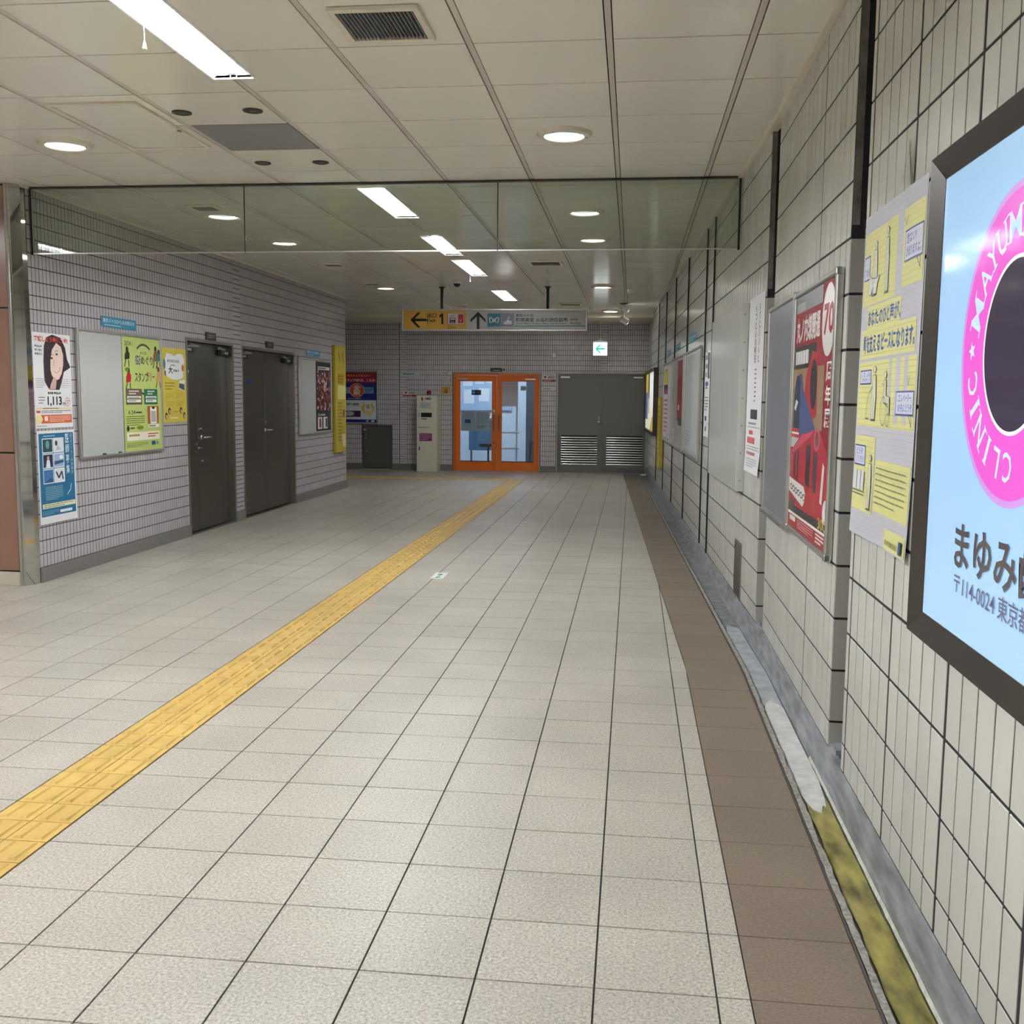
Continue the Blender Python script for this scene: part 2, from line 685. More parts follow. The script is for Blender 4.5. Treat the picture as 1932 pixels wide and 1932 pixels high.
std = MB().prism([(JW / 2, JW / 2), (T - JW / 2, JW / 2), (T - JW / 2, T - JW / 2), (JW / 2, T - JW / 2)], -0.01, 0.0).mesh('floor_tile', M_FLOOR)
rest = MB()
for n, (vis, z, poly, full, org) in enumerate(tiles):
    if n < 300:
        dz = random.uniform(-0.0006, 0.0)
        if full:
            o = link('floor_tile', std, floor, loc=(org[0], org[1], dz))
        else:
            MB().prism(poly, -0.01, dz).build('floor_tile', M_FLOOR, floor)
    else:
        rest.prism(poly, -0.01, random.uniform(-0.0006, 0))
rest.build('floor_tile_field', M_FLOOR, floor, kind='stuff')
for j in range(-28, 60):
    ya, yb = max(YMIN, Y0 + j * T), min(BY, Y0 + (j + 1) * T)
    if yb - ya < 0.02:
        continue
    h = 0.0015
    MB().prism([(brown_l(ya + h) + 0.002, ya + h), (brown_r(ya + h) - 0.002, ya + h), (brown_r(yb - h) - 0.002, yb - h), (brown_l(yb - h) + 0.002, yb - h)], -0.01, random.uniform(-0.0008, 0.0)).build('border_tile', M_BROWN, floor)

# ------------------------------------------------------------------ tactile paving
tp = thing('tactile_paving', 'yellow tactile guide strip of barred tiles running down the corridor floor', 'tactile paving')
mb = MB()
a = 0.146
mb.prism([(0.002, 0.002), (a, 0.002), (a, 0.1475), (0.002, 0.1475)], -0.01, 0.0)
for bx in (0.037, 0.111):
    p = [(bx - 0.014, 0.012, 0), (bx + 0.014, 0.012, 0), (bx + 0.014, 0.138, 0), (bx - 0.014, 0.138, 0),
         (bx - 0.0085, 0.018, 0.0075), (bx + 0.0085, 0.018, 0.0075), (bx + 0.0085, 0.132, 0.005), (bx - 0.0085, 0.132, 0.0075)]
    mb.idx(p, [(4, 5, 6, 7), (0, 1, 5, 4), (1, 2, 6, 5), (2, 3, 7, 6), (3, 0, 4, 7)])
tme = mb.mesh('tactile_tile', M_TACT)
fld = MB()


def tact_into(dst, ox, oy, rot):
    ps = [((-y, x, z) if rot else (x, y, z)) for x, y, z in mb.v]
    dst.idx([(ox + p[0], oy + p[1], p[2] + 0.001) for p in ps], mb.f)


y = Y0 + 2 * T - 0.012
while y > YMIN + 0.2:
    y -= 0.15
while y + 0.15 < CROSS0 + 0.31:
    for xo in (TX0 + 0.003, TX0 + 0.003 + 0.147):
        if y > 2.0:
            link('tactile_tile', tme, tp, loc=(xo, y, 0.001))
        else:
            tact_into(fld, xo, y, False)
    y += 0.15
x = TX0
while x > XMIN + 0.1:
    for yo in (CROSS0 + 0.003, CROSS0 + 0.15):
        tact_into(fld, x, yo, True)
    x -= 0.15
fld.build('tactile_tile_field', M_TACT, tp, kind='stuff')

# ------------------------------------------------------------------ floor stickers
t = thing('floor_exit_sticker', 'small green and white exit arrow sticker on the beige floor tiles', 'floor sticker', (-1.585, 7.94, 0.0012), 0.02)
MB().box(0, 0.105, 0, 0.28, -0.0008, 0.0006).build('sticker', M_PAPER, t)
mb = MB()
mb.col = sr(0x1d6b34)
mb.prism([(0.03, 0.05), (0.055, 0.03), (0.055, 0.05), (0.075, 0.05), (0.075, 0.075), (0.055, 0.075), (0.055, 0.1)], 0.0006, 0.0012)
mb.prism([(0.03, 0.18), (0.05, 0.18), (0.05, 0.15), (0.075, 0.19), (0.05, 0.235), (0.05, 0.21), (0.03, 0.21)], 0.0006, 0.0012)
mb.prism([(0.04, 0.115), (0.062, 0.11), (0.066, 0.135), (0.044, 0.142)], 0.0006, 0.0012)
mb.build('arrow_print', M_INK, t)
t = MB().prism([(-1.66, 17.5), (-1.41, 17.5), (-1.41, 17.56), (-1.66, 17.56)], 0.0006, 0.0016).build('floor_tape', M_PAPER)
tag(t, 'short white tape strip on the floor near the orange door', 'tape')

# ================================================================== DRAIN GUTTER along the right wall
gut = thing('drain_gutter', 'narrow concrete drain gutter and kerb along the foot of the right wall', 'gutter')


def ys(y0, y1, st):
    n = max(1, int((y1 - y0) / st))
    return [y0 + (y1 - y0) * i / n for i in range(n + 1)]


def strip(xa, za, xb, zb, y0, y1, st=0.25, ja=0.0, jb=0.0, seed=3):
    r = random.Random(seed)
    m = MB()
    P = []
    for y in ys(y0, y1, st):
        P.append(((xa + cx(y) + r.uniform(-ja, ja), y, za), (xb + cx(y) + r.uniform(-jb, jb), y, zb)))
    for p, q in zip(P[:-1], P[1:]):
        m.face([p[0], p[1], q[1], q[0]])
    return m


strip(0.612, -0.03, 0.775, -0.03, YMIN, BY, 0.5).build('channel_bed', M_CONC, gut)
m = strip(0.631, -0.004, 0.652, -0.004, YMIN, BY, 0.05, 0.0015, 0.004)
m2 = strip(0.652, -0.004, 0.656, -0.03, YMIN, BY, 0.5)
m.idx(m2.v, m2.f)
m.build('lip', M_LIP, gut)
m = strip(0.765, -0.03, 0.766, 0.138, YMIN, BY, 0.5)
m2 = strip(0.766, 0.138, 0.79, 0.142, YMIN, BY, 0.5)
m.idx(m2.v, m2.f)
m.build('kerb', M_CURB, gut)
# mortar patch
r = random.Random(5)
pts = [(0.664, 3.78), (0.685, 3.66), (0.712, 3.63), (0.726, 3.70), (0.738, 3.69), (0.748, 3.80)]
pts += [(0.756 + cx(y), y) for y in ys(3.95, 4.9, 0.12)]
pts += [(0.71, 5.02), (0.68, 4.95)]
pts += [(0.658 + cx(y) + r.uniform(0, 0.006), y) for y in reversed(ys(3.9, 4.85, 0.12))]
MB().prism(pts, -0.034, -0.021).build('mortar_patch', M_MORT, gut)
pts = [(0.68, 4.94), (0.71, 5.01), (0.756, 4.92)] + [(0.757 + cx(y), y) for y in ys(5.1, 6.6, 0.2)] + [(0.69 + cx(6.7), 6.7)]
pts += [(0.658 + cx(y) + r.uniform(0, 0.006), y) for y in reversed(ys(4.9, 6.5, 0.12))]
MB().prism(pts, -0.034, -0.023).build('mortar_patch', M('mortar_grey', sr(168, 171, 175), 0.6, noise=0.22, nscale=16, bump=0.3, bscale=50), gut)
# pale lime line at the foot of the kerb
strip(0.7595, -0.024, 0.7645, -0.010, YMIN, 4.2, 0.05, 0.0016, 0.0).build('lime_line', M('lime_deposit', sr(190, 194, 180), 0.7, noise=0.2, nscale=40), gut)
# algae water
r = random.Random(9)
pts = [(0.66, YMIN + 0.1), (0.757, YMIN + 0.1)]
pts += [(0.755 + r.uniform(-0.004, 0.002), y) for y in ys(0.5, 3.7, 0.1)]
pts += [(0.748, 3.86), (0.715, 3.82), (0.69, 3.80)]
pts += [(0.668 + r.uniform(-0.006, 0.005), y) for y in reversed(ys(0.5, 3.7, 0.1))]
MB().prism(pts, -0.034, -0.0245).build('algae_water', M_ALGAE, gut)
strip(0.7545, -0.0235, 0.7605, -0.0235, YMIN, 3.9, 0.06, 0.0015, 0.0).build('dark_edge', M_DLINE, gut)  # dark line between the algae water and the kerb
m = MB()
m.box(0.748, 0.7625, 6.30, 6.50, -0.02, 0.03)
m.build('drain_hole', M_BLACK, gut)

# ================================================================== CEILING
ceil = MB().box(XMIN, 1.2, YMIN, BY + 0.2, 3.085, 3.15).build('ceiling', M_CDARK, kind='structure')
ceil['label'] = 'glossy off-white metal panel ceiling'
SQ, SX, SW = 0.6023, -0.7466, 0.026
RQ, RY = 0.5961, 4.532
FLX0, FLX1 = -2.035, -1.838
FLS = [(3.66, 4.90), (7.49, 8.73), (9.79, 11.03), (11.42, 12.90), (14.69, 16.18), (0.0, 1.24), (-4.2, -2.96), (3.66, 4.90), (0.0, 1.24), (-4.2, -2.96)]
FLDX = [0, 0, 0, 0, 0, 0, 0, -4.2161, -4.2161, -4.2161]
FL_HOLES = [(FLX0 + dx, FLX1 + dx, a, b) for (a, b), dx in zip(FLS, FLDX)]
HATCH = (-3.115, -2.605, 5.235, 6.205)
GREYP = (-2.527, -1.953, 5.73, 6.35)
pg = 0.005
CEND = 18.42
field = MB()
pstd = None
for i in range(-14, 4):
    xa, xb = SX + SW + i * SQ, SX + (i + 1) * SQ
    if xb < XMIN:
        continue
    xa, xb = xa + pg, xb - pg
    xb = min(xb, 0.90)
    if xb - xa < 0.05:
        continue
    for j in range(-18, 26):
        ya, yb = RY + j * RQ + pg, RY + (j + 1) * RQ - pg
        if ya < YMIN or ya > CEND:
            continue
        if xb < LX and 7.2 < (ya + yb) / 2 < 15.7:
            continue
        yb = min(yb, CEND)
        if yb - ya < 0.03:
            continue
        rs = rsub((xa, xb, ya, yb), FL_HOLES)
        if i == -3 and j == 2:
            mm = M_GPANEL
        else:
            mm = M_CEIL
        m = MB()
        for q in rs:
            m.box(q[0], q[1], q[2], q[3], HC, HC + 0.012)
        vis = ya > 3.2 and xb > LX - 0.3
        if vis:
            o = m.build('ceiling_panel', mm, ceil)
            if mm is M_GPANEL:
                o['label'] = 'grey ceiling panel'
        else:
            field.idx(m.v, m.f)
field.build('ceiling_panel_field', M_CEIL, ceil, kind='stuff')
for i in range(-13, 4):
    xa = SX + i * SQ
    if xa > 0.75:
        continue
    m = MB()
    for q in rsub((xa, xa + SW, YMIN, CEND), FL_HOLES):
        m.box(q[0], q[1], q[2], q[3], HC + 0.002, HC + 0.014)
    m.build('ceiling_strip', M_CSTRIP, ceil)
m = MB()
P = [(YMIN, 0), (KY, 0), (CEND, 0)]
for (a, _), (b, _) in zip(P[:-1], P[1:]):
    m.prism([(0.742 + cx(a), a), (0.80 + cx(a), a), (0.80 + cx(b), b), (0.742 + cx(b), b)], HC - 0.014, HC - 0.001)
m.build('edge_trim', M_TRIM, ceil)
MB().prism([(LX - 0.02, 7.2), (LX + 0.028, 7.2), (LX + 0.028, 15.78), (LX - 0.02, 15.78)], HC - 0.012, HC - 0.001).build('edge_trim', M_TRIM, ceil)
MB().box(XMIN, 0.42, CEND + 0.004, BY + 0.1, 2.875, 3.08).build('bulkhead', M_TRIM, ceil, bev=0.004)
# access hatch frame
t = thing('ceiling_hatch', 'square access hatch with raised frame in the ceiling, left of the grey panel', 'ceiling hatch', (HATCH[0], HATCH[2], HC))
hw, hl = HATCH[1] - HATCH[0], HATCH[3] - HATCH[2]
m = MB()
for q in ((0, hw, 0, 0.025), (0, hw, hl - 0.025, hl), (0, 0.025, 0.025, hl - 0.025), (hw - 0.025, hw, 0.025, hl - 0.025)):
    m.box(q[0], q[1], q[2], q[3], -0.012, -0.0005)
m.build('frame', M_TRIM, t, bev=0.002)
MB().box(0.03, hw - 0.03, 0.03, hl - 0.03, -0.006, -0.0005).build('lid', M_CEIL, t)
m = MB()
m.box(hw - 0.02, hw - 0.005, hl * 0.55, hl * 0.55 + 0.03, -0.018, -0.012)
m.build('latch', M_GREY, t)

# ------------------------------------------------------------------ fluorescent troffers
FLLAB = ['bright fluorescent ceiling light with pull cord, nearest the camera', 'fluorescent ceiling light seen through the glass screen, the nearer of the two', 'fluorescent ceiling light at the lower edge of the glass screen',
         'bright fluorescent ceiling light with pull cord just beyond the glass screen', 'farthest fluorescent ceiling light, above the yellow and grey hanging sign', 'fluorescent ceiling light above the camera', 'fluorescent ceiling light behind the camera',
         'fluorescent ceiling light in the side hall by the brown panels', 'fluorescent ceiling light in the side hall level with the camera', 'fluorescent ceiling light in the side hall behind the camera']
for n, (a, b) in enumerate(FLS):
    L = b - a
    t = thing('fluorescent_light', FLLAB[n], 'ceiling light', (FLDX[n], a, HC), 0, 'fluorescent ceiling lights')
    M_TUBE = M('lamp_tube_%d' % TUBES[n], (0.93, 0.97, 1.0, 1), 0.5, emit=TUBES[n])
    m = MB()
    x0, x1 = FLX0, FLX1
    xm = (x0 + x1) / 2
    zt = 0.085
    m.face([(x0, 0, 0), (x0, L, 0), (xm - 0.04, L, zt), (xm - 0.04, 0, zt)])
    m.face([(x1, 0, 0), (x1, L, 0), (xm + 0.04, L, zt), (xm + 0.04, 0, zt)])
    m.face([(xm - 0.04, 0, zt), (xm + 0.04, 0, zt), (xm + 0.04, L, zt), (xm - 0.04, L, zt)])
    m.face([(x0, 0, 0), (x1, 0, 0), (xm + 0.04, 0, zt), (xm - 0.04, 0, zt)])
    m.face([(x0, L, 0), (x1, L, 0), (xm + 0.04, L, zt), (xm - 0.04, L, zt)])
    m.build('reflector', M_TROF, t)
    m = MB()
    e = 0.012
    for q in ((x0 - e, x0, -e, L + e), (x1, x1 + e, -e, L + e), (x0, x1, -e, 0), (x0, x1, L, L + e)):
        m.box(q[0], q[1], q[2], q[3], -0.006, 0.001)
    m.build('trim', M_TROF, t)
    for yy in (0.02, L - 0.045):
        MB().box(xm - 0.022, xm + 0.022, yy, yy + 0.025, 0.006, zt).build('socket', M_WHITE, t)
    MB().cyl((xm, 0.045, 0.03), (xm, L - 0.045, 0.03), 0.0165, 14).build('tube', M_TUBE, t, smooth=True)
    if n in (0, 3):
        m = MB()
        yy = 0.5 if n == 0 else L - 0.25
        m.cyl((x0 + 0.012, yy, 0.0), (x0 + 0.012, yy, -0.085), 0.0012, 6)
        m.cyl((x0 + 0.012, yy, -0.075), (x0 + 0.012, yy, -0.105), 0.003, 10, 0.009)
        m.build('pull_cord', M_WHITE, t)

# ------------------------------------------------------------------ downlights
DLS = [(-3.469, 6.05, 'round ceiling downlight at the left, beside the ceiling hatch'), (-0.425, 6.06, 'round ceiling downlight in front of the glass screen, on the right'),
       (-3.484, 8.50, 'round downlight behind the glass screen, upper left'), (-3.467, 10.01, 'round downlight behind the glass screen, lower left'),
       (-0.421, 8.53, 'round downlight behind the glass screen, upper right'), (-0.408, 9.98, 'round downlight behind the glass screen, lower right'),
       (-3.469, 14.22, 'round downlight in the dark ceiling left of the hanging sign'), (-0.438, 14.18, 'round downlight in the ceiling right of the hanging sign'),
       (-0.413, 18.05, 'farthest round downlight near the back wall'), (-3.469, 18.0, 'round downlight near the back wall hidden behind the hanging sign'),
       (-3.47, 2.2, 'round downlight above and left of the camera'), (-0.42, 2.2, 'round downlight above the camera'), (-6.5, 3.0, 'round downlight over the side hall'), (-6.5, 0.0, 'round downlight over the side hall behind the camera')]
protoD = None
for n, (x, y, lab) in enumerate(DLS):
    if protoD is None:
        t = thing('downlight', lab, 'ceiling light', (x, y, HC), 0, 'round ceiling downlights')
        MB().lathe([(0.163, 0), (0.162, -0.006), (0.150, -0.010), (0.150, -0.016), (0.142, -0.022), (0.118, -0.024), (0.116, -0.022), (0.1155, -0.002)], (0, 0, 0)).build('flange', M_TRIM, t, smooth=True)
        MB().lathe([(0.115, -0.0032), (0.106, -0.0034)], (0, 0, 0)).build('glowing_rim', M_RIM, t)
        MB().lathe([(0.106, -0.003), (0.0001, -0.003)], (0, 0, 0)).build('lens', M_LENS, t)
        m = MB()
        for k in range(3):
            an = 2 * PI * k / 3 + 0.1
            m.cyl((0.13 * math.cos(an), 0.13 * math.sin(an), -0.022), (0.13 * math.cos(an), 0.13 * math.sin(an), -0.0255), 0.005, 8)
        m.build('screws', M_GREY, t)
        protoD = t
    else:
        t = protoD.copy()
        COL.objects.link(t)
        t.location = (x, y, HC)
        t['label'] = lab
        for ch in list(protoD.children):
            c = ch.copy()
            COL.objects.link(c)
            c.parent = t
            if y > 17 and c.name.startswith('lens'):
                c.data = ch.data.copy()
                c.data.materials[0] = M('downlight_lens_bright', (0.95, 0.97, 1.0, 1), 0.5, emit=16.0)  # rear lenses glow far more than the others, to brighten the back wall

# ------------------------------------------------------------------ air vents
VS = [(-1.23, 4.067, 0.37, 'large square air vent with dark slats, nearest the camera'), (-3.6, 8.02, 0.24, 'small air vent behind the glass screen on the left'), (-3.6, 11.6, 0.24, 'small air vent on the left just below the glass screen'),
      (-1.19, 11.5, 0.37, 'square air vent with grille beyond the glass screen, near the centre'), (-3.65, 13.6, 0.24, 'dark air vent beside the far left downlight'), (-1.22, 16.6, 0.37, 'square air vent above the right end of the hanging sign'), (-3.0, 16.9, 0.24, 'small air vent just above the hanging sign')]
for n, (x, y, s, lab) in enumerate(VS):
    t = thing('air_vent', lab, 'air vent', (x, y, HC), 0, 'ceiling air vents')
    m = MB()
    b = 0.028
    for q in ((0, s, 0, b), (0, s, s - b, s), (0, b, b, s - b), (s - b, s, b, s - b)):
        m.box(q[0], q[1], q[2], q[3], -0.02, -0.0005)
    m.build('frame', M_TRIM, t, bev=0.004)
    MB().box(b, s - b, b, s - b, -0.003, -0.0005).build('backing', M_BLACK, t)
    k = 19
    sl = MB().prism([(0, b), (0.003, b), (0.003, s - b), (0, s - b)], -0.017, -0.003).mesh('slat', M_GREY)
    for i in range(k):
        link('slat', sl, t, loc=(b + (s - 2 * b) * (i + 0.5) / k, 0, 0))

# ------------------------------------------------------------------ small round ceiling discs
for (x, y, lab) in ((-2.455, 5.46, 'dark round ceiling disc, near left of the four'), (-2.055, 5.455, 'dark round ceiling disc, near right of the four'), (-2.445, 6.655, 'dark round ceiling disc, far left of the four'), (-2.057, 6.665, 'dark round ceiling disc, far right of the four')):
    t = thing('ceiling_disc', lab, 'ceiling disc', (x, y, HC), 0, 'dark round discs around the grey ceiling panel')
    MB().lathe([(0.053, -0.0005), (0.053, -0.005), (0.047, -0.007), (0.034, -0.007), (0.032, -0.0045), (0.0001, -0.0045)], (0, 0, 0), 28).build('cap', M_DARKF, t)
    MB().box(-0.018, 0.018, -0.002, 0.002, -0.006, -0.0045).build('slot', M_GREY, t)

# ------------------------------------------------------------------ dome camera
t = thing('dome_camera', 'small white security camera with black dome on the ceiling', 'security camera', (-2.315, 13.4, HC))
MB().lathe([(0.055, -0.0005), (0.058, -0.03), (0.05, -0.045), (0.0001, -0.045)], (0, 0, 0), 24).build('base', M_WHITE, t, smooth=True)
MB().lathe([(0.047 * math.cos(k * PI / 16), -0.045 - 0.045 * math.sin(k * PI / 16)) for k in range(8)] + [(0.0001, -0.09)], (0, 0, 0), 24).build('dome', M_BLACK, t, smooth=True)

# ------------------------------------------------------------------ spotlights
t = thing('ceiling_spotlights', 'pair of white spotlights on a ceiling bracket by the far right wall', 'spotlight', (-0.17, 16.7, HC))
MB().box(-0.06, 0.06, -0.06, 0.06, -0.012, -0.0005).build('bracket_plate', M_BLACK, t)
MB().cyl((0.0, 0.06, -0.01), (0.0, 0.06, -0.30), 0.012, 10).build('rod', M_WHITE, t)
for z in (-0.085, -0.275):
    h = MB().cyl((-0.045, -0.03, z + 0.03), (0.055, 0.03, z - 0.02), 0.045, 16, 0.055).build('spot_head', M_WHITE, t, smooth=False)
    MB().cyl((0.0555, 0.0303, z - 0.0203), (0.057, 0.0312, z - 0.021), 0.05, 16).build('lens', M_SPOTE, h)

# ================================================================== WALLS
def backing(m, w, h, d, holes, z0=0.0):
    for q in rsub((0, w, z0, h), holes):
        m.box(q[0], q[1], 0, d, q[2], q[3])
    return m


def tile_rects(x0, x1, z0, z1, px, pz, ax, az, jx, jz, holes, bands=()):
    out = []
    i0, i1 = int(math.floor((x0 - ax) / px)), int(math.ceil((x1 - ax) / px))
    j0, j1 = int(math.floor((z0 - az) / pz)), int(math.ceil((z1 - az) / pz))
    for j in range(j0, j1):
        for i in range(i0, i1):
            a, b = max(x0, ax + i * px) + jx / 2, min(x1, ax + (i + 1) * px) - jx / 2
            c, d = max(z0, az + j * pz) + jz / 2, min(z1, az + (j + 1) * pz) - jz / 2
            if b - a < 0.006 or d - c < 0.006:
                continue
            rs = rsub((a, b, c, d), list(holes) + [(p, q, z0, z1) for p, q in bands])
            out += rs
        for p, q in bands:
            for k in range(2):
                c, d = max(z0, az + j * pz + k * pz / 2) + jz / 2, min(z1, az + j * pz + (k + 1) * pz / 2) - jz / 2
                if d - c > 0.006:
                    out += rsub((p + jx / 2, q - jx / 2, c, d), holes)
    return out


def var(col, amt):
    k = 1 + random.uniform(-amt, amt)
    return (col[0] * k, col[1] * k, col[2] * k, 1)


C_LT = sr(186, 181, 184)
C_BT = sr(214, 209, 212)
C_WT = sr(196, 195, 187)
# ---- left wall
LW = 15.76 - 7.26
D1 = (9.945 - 7.26, 11.19 - 7.26, 0, 2.03)
D2 = (11.44 - 7.26, 13.29 - 7.26, 0, 2.02)
wl = struct('wall_left', 'left wall of small pale grey glazed tiles', **on_left(7.26, 0))
backing(MB(), LW, HC, 1.2, [D1, D2]).build('wall_core', M_LJOINT, wl)
m = MB()
for q in tile_rects(0, LW, 0.113, HC - 0.002, 0.0488, 0.1035, 0.0, 0.113, 0.0080, 0.0072, [D1, D2], [(11.205 - 7.26, 11.425 - 7.26)]):
    m.col = var(C_LT, 0.05)
    m.tile(q[0], q[1], q[2], q[3], 0.0025, 0.0008)
m.build('wall_tile_field', M_LTILE, wl, kind='stuff')
bl = struct('baseboard_left', 'grey granite skirting along the left wall', **on_left(7.26, 0))
for a, b in ((0, D1[0]), (D1[1], D2[0]), (D2[1], LW)):
    MB().box(a, b, -0.016, 0, 0, 0.113).build('skirting', M_GRAN, bl)
# ---- back wall
wb = struct('wall_back', 'back wall of small grey glazed tiles around the orange door', loc=(-8.5, BY, 0))
BO = -8.5
OD = (-3.502 - BO, -1.772 - BO, 0, 1.93)
GD = (-1.463 - BO, 0.289 - BO, 0, 1.945)
LD = (-5.325 - BO, -4.712 - BO, 0, 0.885)
backing(MB(), 9.3, 3.0, 0.12, [OD, GD, LD]).build('wall_core', M_LJOINT, wb)
m = MB()
for q in tile_rects(0, 8.83, 0.118, 2.88, 0.0425, 0.0975, 0.02, 0.118, 0.0062, 0.0062, [OD, GD, LD], [(-4.563 - BO, -4.43 - BO), (-0.62 - BO, -0.49 - BO)]):
    m.col = var(C_BT, 0.05)
    m.tile(q[0], q[1], q[2], q[3], 0.0025, 0.0008)
m.build('wall_tile_field', M_LTILE, wb, kind='stuff')
bb = struct('baseboard_back', 'dark grey skirting along the back wall', loc=(BO, BY, 0))
for a, b in ((0, LD[0]), (LD[1], OD[0]), (OD[1], GD[0])):
    MB().box(a, b, -0.014, 0, 0, 0.118).build('skirting', M_GRAN, bb)

# ---- right wall: near, middle and far sections
ROW0 = 0.04


def right_section(name, label, yfar, ynear, thick, anchor, indiv, z0=0.142, rough_top=True, ret=0.16):
    L = (yfar - ynear) * (math.sqrt(1 + KS * KS) if yfar > 6 else 1.0)
    k = L / (yfar - ynear)
    wr = struct(name, label, **on_right(yfar, 0))
    MB().box(0, L, 0.0026, 0.45, -0.05, HC + 0.1).build('wall_core', M_WJOINT, wr)
    ax = (yfar - anchor) * k
    holes = [((yfar - t) * k - 0.011, (yfar - t) * k + 0.011, 0, 3) for t in thick]
    rects = tile_rects(0.0, L, z0, HC - 0.012, 0.1085 * k, 0.2, ax, ROW0, 0.0095, 0.0095, holes)
    field = MB()
    cache = {}
    cnt = 0
    for q in rects:
        yc = yfar - (q[0] + q[1]) / 2 / k
        if indiv and indiv[0] < yc < indiv[1] and cnt < 300:
            key = (round(q[1] - q[0], 3), round(q[3] - q[2], 3))
            if key not in cache:
                cache[key] = MB().tile(-key[0] / 2, key[0] / 2, -key[1] / 2, key[1] / 2, 0.0026, 0.001).mesh('wall_tile', M_WTILE)
            o = link('wall_tile', cache[key], wr, loc=((q[0] + q[1]) / 2, 0.0026, (q[2] + q[3]) / 2))
            o.rotation_euler = (random.uniform(-0.004, 0.004), 0, random.uniform(-0.006, 0.006))
            cnt += 1
        else:
            field.col = var(C_WT, 0.06)
            field.tile(q[0], q[1], q[2], q[3], 0.0026, 0.001, 0.0026)
    if field.f:
        field.build('wall_tile_field', M_WTILE_S, wr, kind='stuff')
    return wr, L


thickn = [3.045 + 0.5425 * k for k in range(-14, 2)]
wn, LN = right_section('wall_right', 'near section of the right wall, large pale glazed tiles', 3.64, -5.5, thickn, 3.045, (1.88, 3.64))
wm, LM = right_section('wall_right', 'middle section of the right wall carrying the framed boards', 5.87, 3.88, [4.496], 4.496, (3.8, 5.9))
wf, LF = right_section('wall_right', 'far section of the right wall with dark vertical joints', 19.86, 6.06, [14.843, 13.094, 11.285, 9.389, 8.787, 6.85, 16.6], 6.85, None)
for yj in (14.843, 13.094, 11.285, 9.389, 8.787, 16.6):
    xj = (19.86 - yj) * math.sqrt(1 + KS * KS)
    MB().box(xj - 0.008, xj + 0.008, -0.013, 0.0, 0.142, HC - 0.014).build('joint_cover', M_BLACK, wf)
# end returns facing the camera at the two wall gaps
for wr, L in ((wm, LM), (wf, LF)):
    for k in range(-1, 10):
        z0, z1 = max(0.0, ROW0 + 0.2 * k), ROW0 + 0.2 * (k + 1)
        if z1 > 2.085:
            z1 = 2.085
        MB().box(L - 0.0, L + 0.006, 0.002, 0.18, z0 + 0.005, z1 - 0.005).build('end_tile', M('end_tile_shaded', sr(178, 176, 168), 0.25), wr)  # colour darker than the wall tiles, painting in the shade of the gap
    m = MB().box(L - 0.01, L + 0.003, 0.004, 0.03, 2.085, HC)
    m.build('raw_edge', M_PLAST, wr)
    MB().box(L, L + 0.10, 0.012, 0.05, 0.0, 0.16).build('gap_floor', M_CURB, wr)
# dark backs of the gaps
for (a, b) in ((3.60, 3.92), (5.83, 6.10)):
    m = MB().box(1.12 + cx(b), 1.16, a, b, -0.05, HC + 0.1)
    m.build('wall_right', M_WJOINT, kind='structure')['label'] = 'dark back of a vertical wall gap'

# ---- the rest of the hall, behind and beside the camera
for nm, q in (('wall_front', (XMIN, 1.2, YMIN - 0.2, YMIN)), ('wall_side', (XMIN - 0.2, XMIN, YMIN, 7.2)), ('wall_far_side', (XMIN - 0.2, XMIN, 15.7, BY))):
    o = MB().box(q[0], q[1], q[2], q[3], -0.05, 3.1).build(nm, M('hall_wall', sr(186, 182, 176), 0.3, noise=0.05), kind='structure')
    o['label'] = 'plain wall of the station hall'

# ---- brown panel wall + steel corner at the left
wp = struct('wall_side', 'wall of reddish brown panels at the far left', loc=(XMIN, 7.14, 0))
WPL = -4.575 - XMIN
MB().box(0, WPL, 0.02, 0.10, 0, HC).build('wall_core', M_BLACK, wp)
zs = [(0.112, 1.0), (1.012, 2.07), (2.082, 2.955)]
for i in range(5):
    b = WPL - i * 0.9
    for z0, z1 in zs:
        MB().box(max(0, b - 0.892), b, 0, 0.02, z0, z1).build('panel', M_BRPAN, wp, bev=0.002)
for i in range(16):
    b = WPL + 0.02 - i * 0.3
    MB().box(b - 0.296, b, 0.004, 0.02, 0, 0.10).build('base_tile', M_BASEB, wp)
t = thing('corner_cover', 'polished stainless steel corner column between the brown panels and the tiled wall', 'column', (0, 0, 0))
m = MB()
m.prism([(-4.572, 7.13), (-4.535, 7.12), (LX + 0.004, 7.20), (LX + 0.006, 7.262), (-4.575, 7.26)], 0.0, HC - 0.002)
m.build('cover', M_MIRROR, t, bev=0.004)
m = MB()
m.prism([(-4.579, 7.122), (-4.572, 7.115), (-4.56, 7.13), (-4.57, 7.14)], 0.0, HC - 0.003)
m.build('edge_strip', M_ALU, t)

# ---- smoke screen of three hanging glass panes
t = thing('glass_screen', 'hanging glass smoke screen of three panes across the ceiling', 'glass screen', (0, 7.30, 0))
xs = [-4.47, -2.825, -0.972, 0.705]
for a, b in zip(xs[:-1], xs[1:]):
    p = MB().box(a + 0.004, b - 0.004, -0.004, 0.004, 2.492, 2.955).build('pane', M_GLASS, t)
    MB().box(a + 0.004, b - 0.004, -0.006, 0.006, 2.483, 2.4915).build('edge_strip', M_ALU, p)
for x in xs[1:3]:
    MB().box(x - 0.0038, x + 0.0038, -0.005, 0.005, 2.483, 2.955).build('joint', M_BLACK, t)
MB().box(xs[0] - 0.01, xs[-1] + 0.01, -0.018, 0.018, 2.956, HC - 0.001).build('ceiling_channel', M_DARKF, t)
for x in (xs[0], xs[-1]):
    MB().box(x - 0.011, x + 0.003, -0.012, 0.012, 2.478, 2.956).build('end_post', M_BLACK, t)

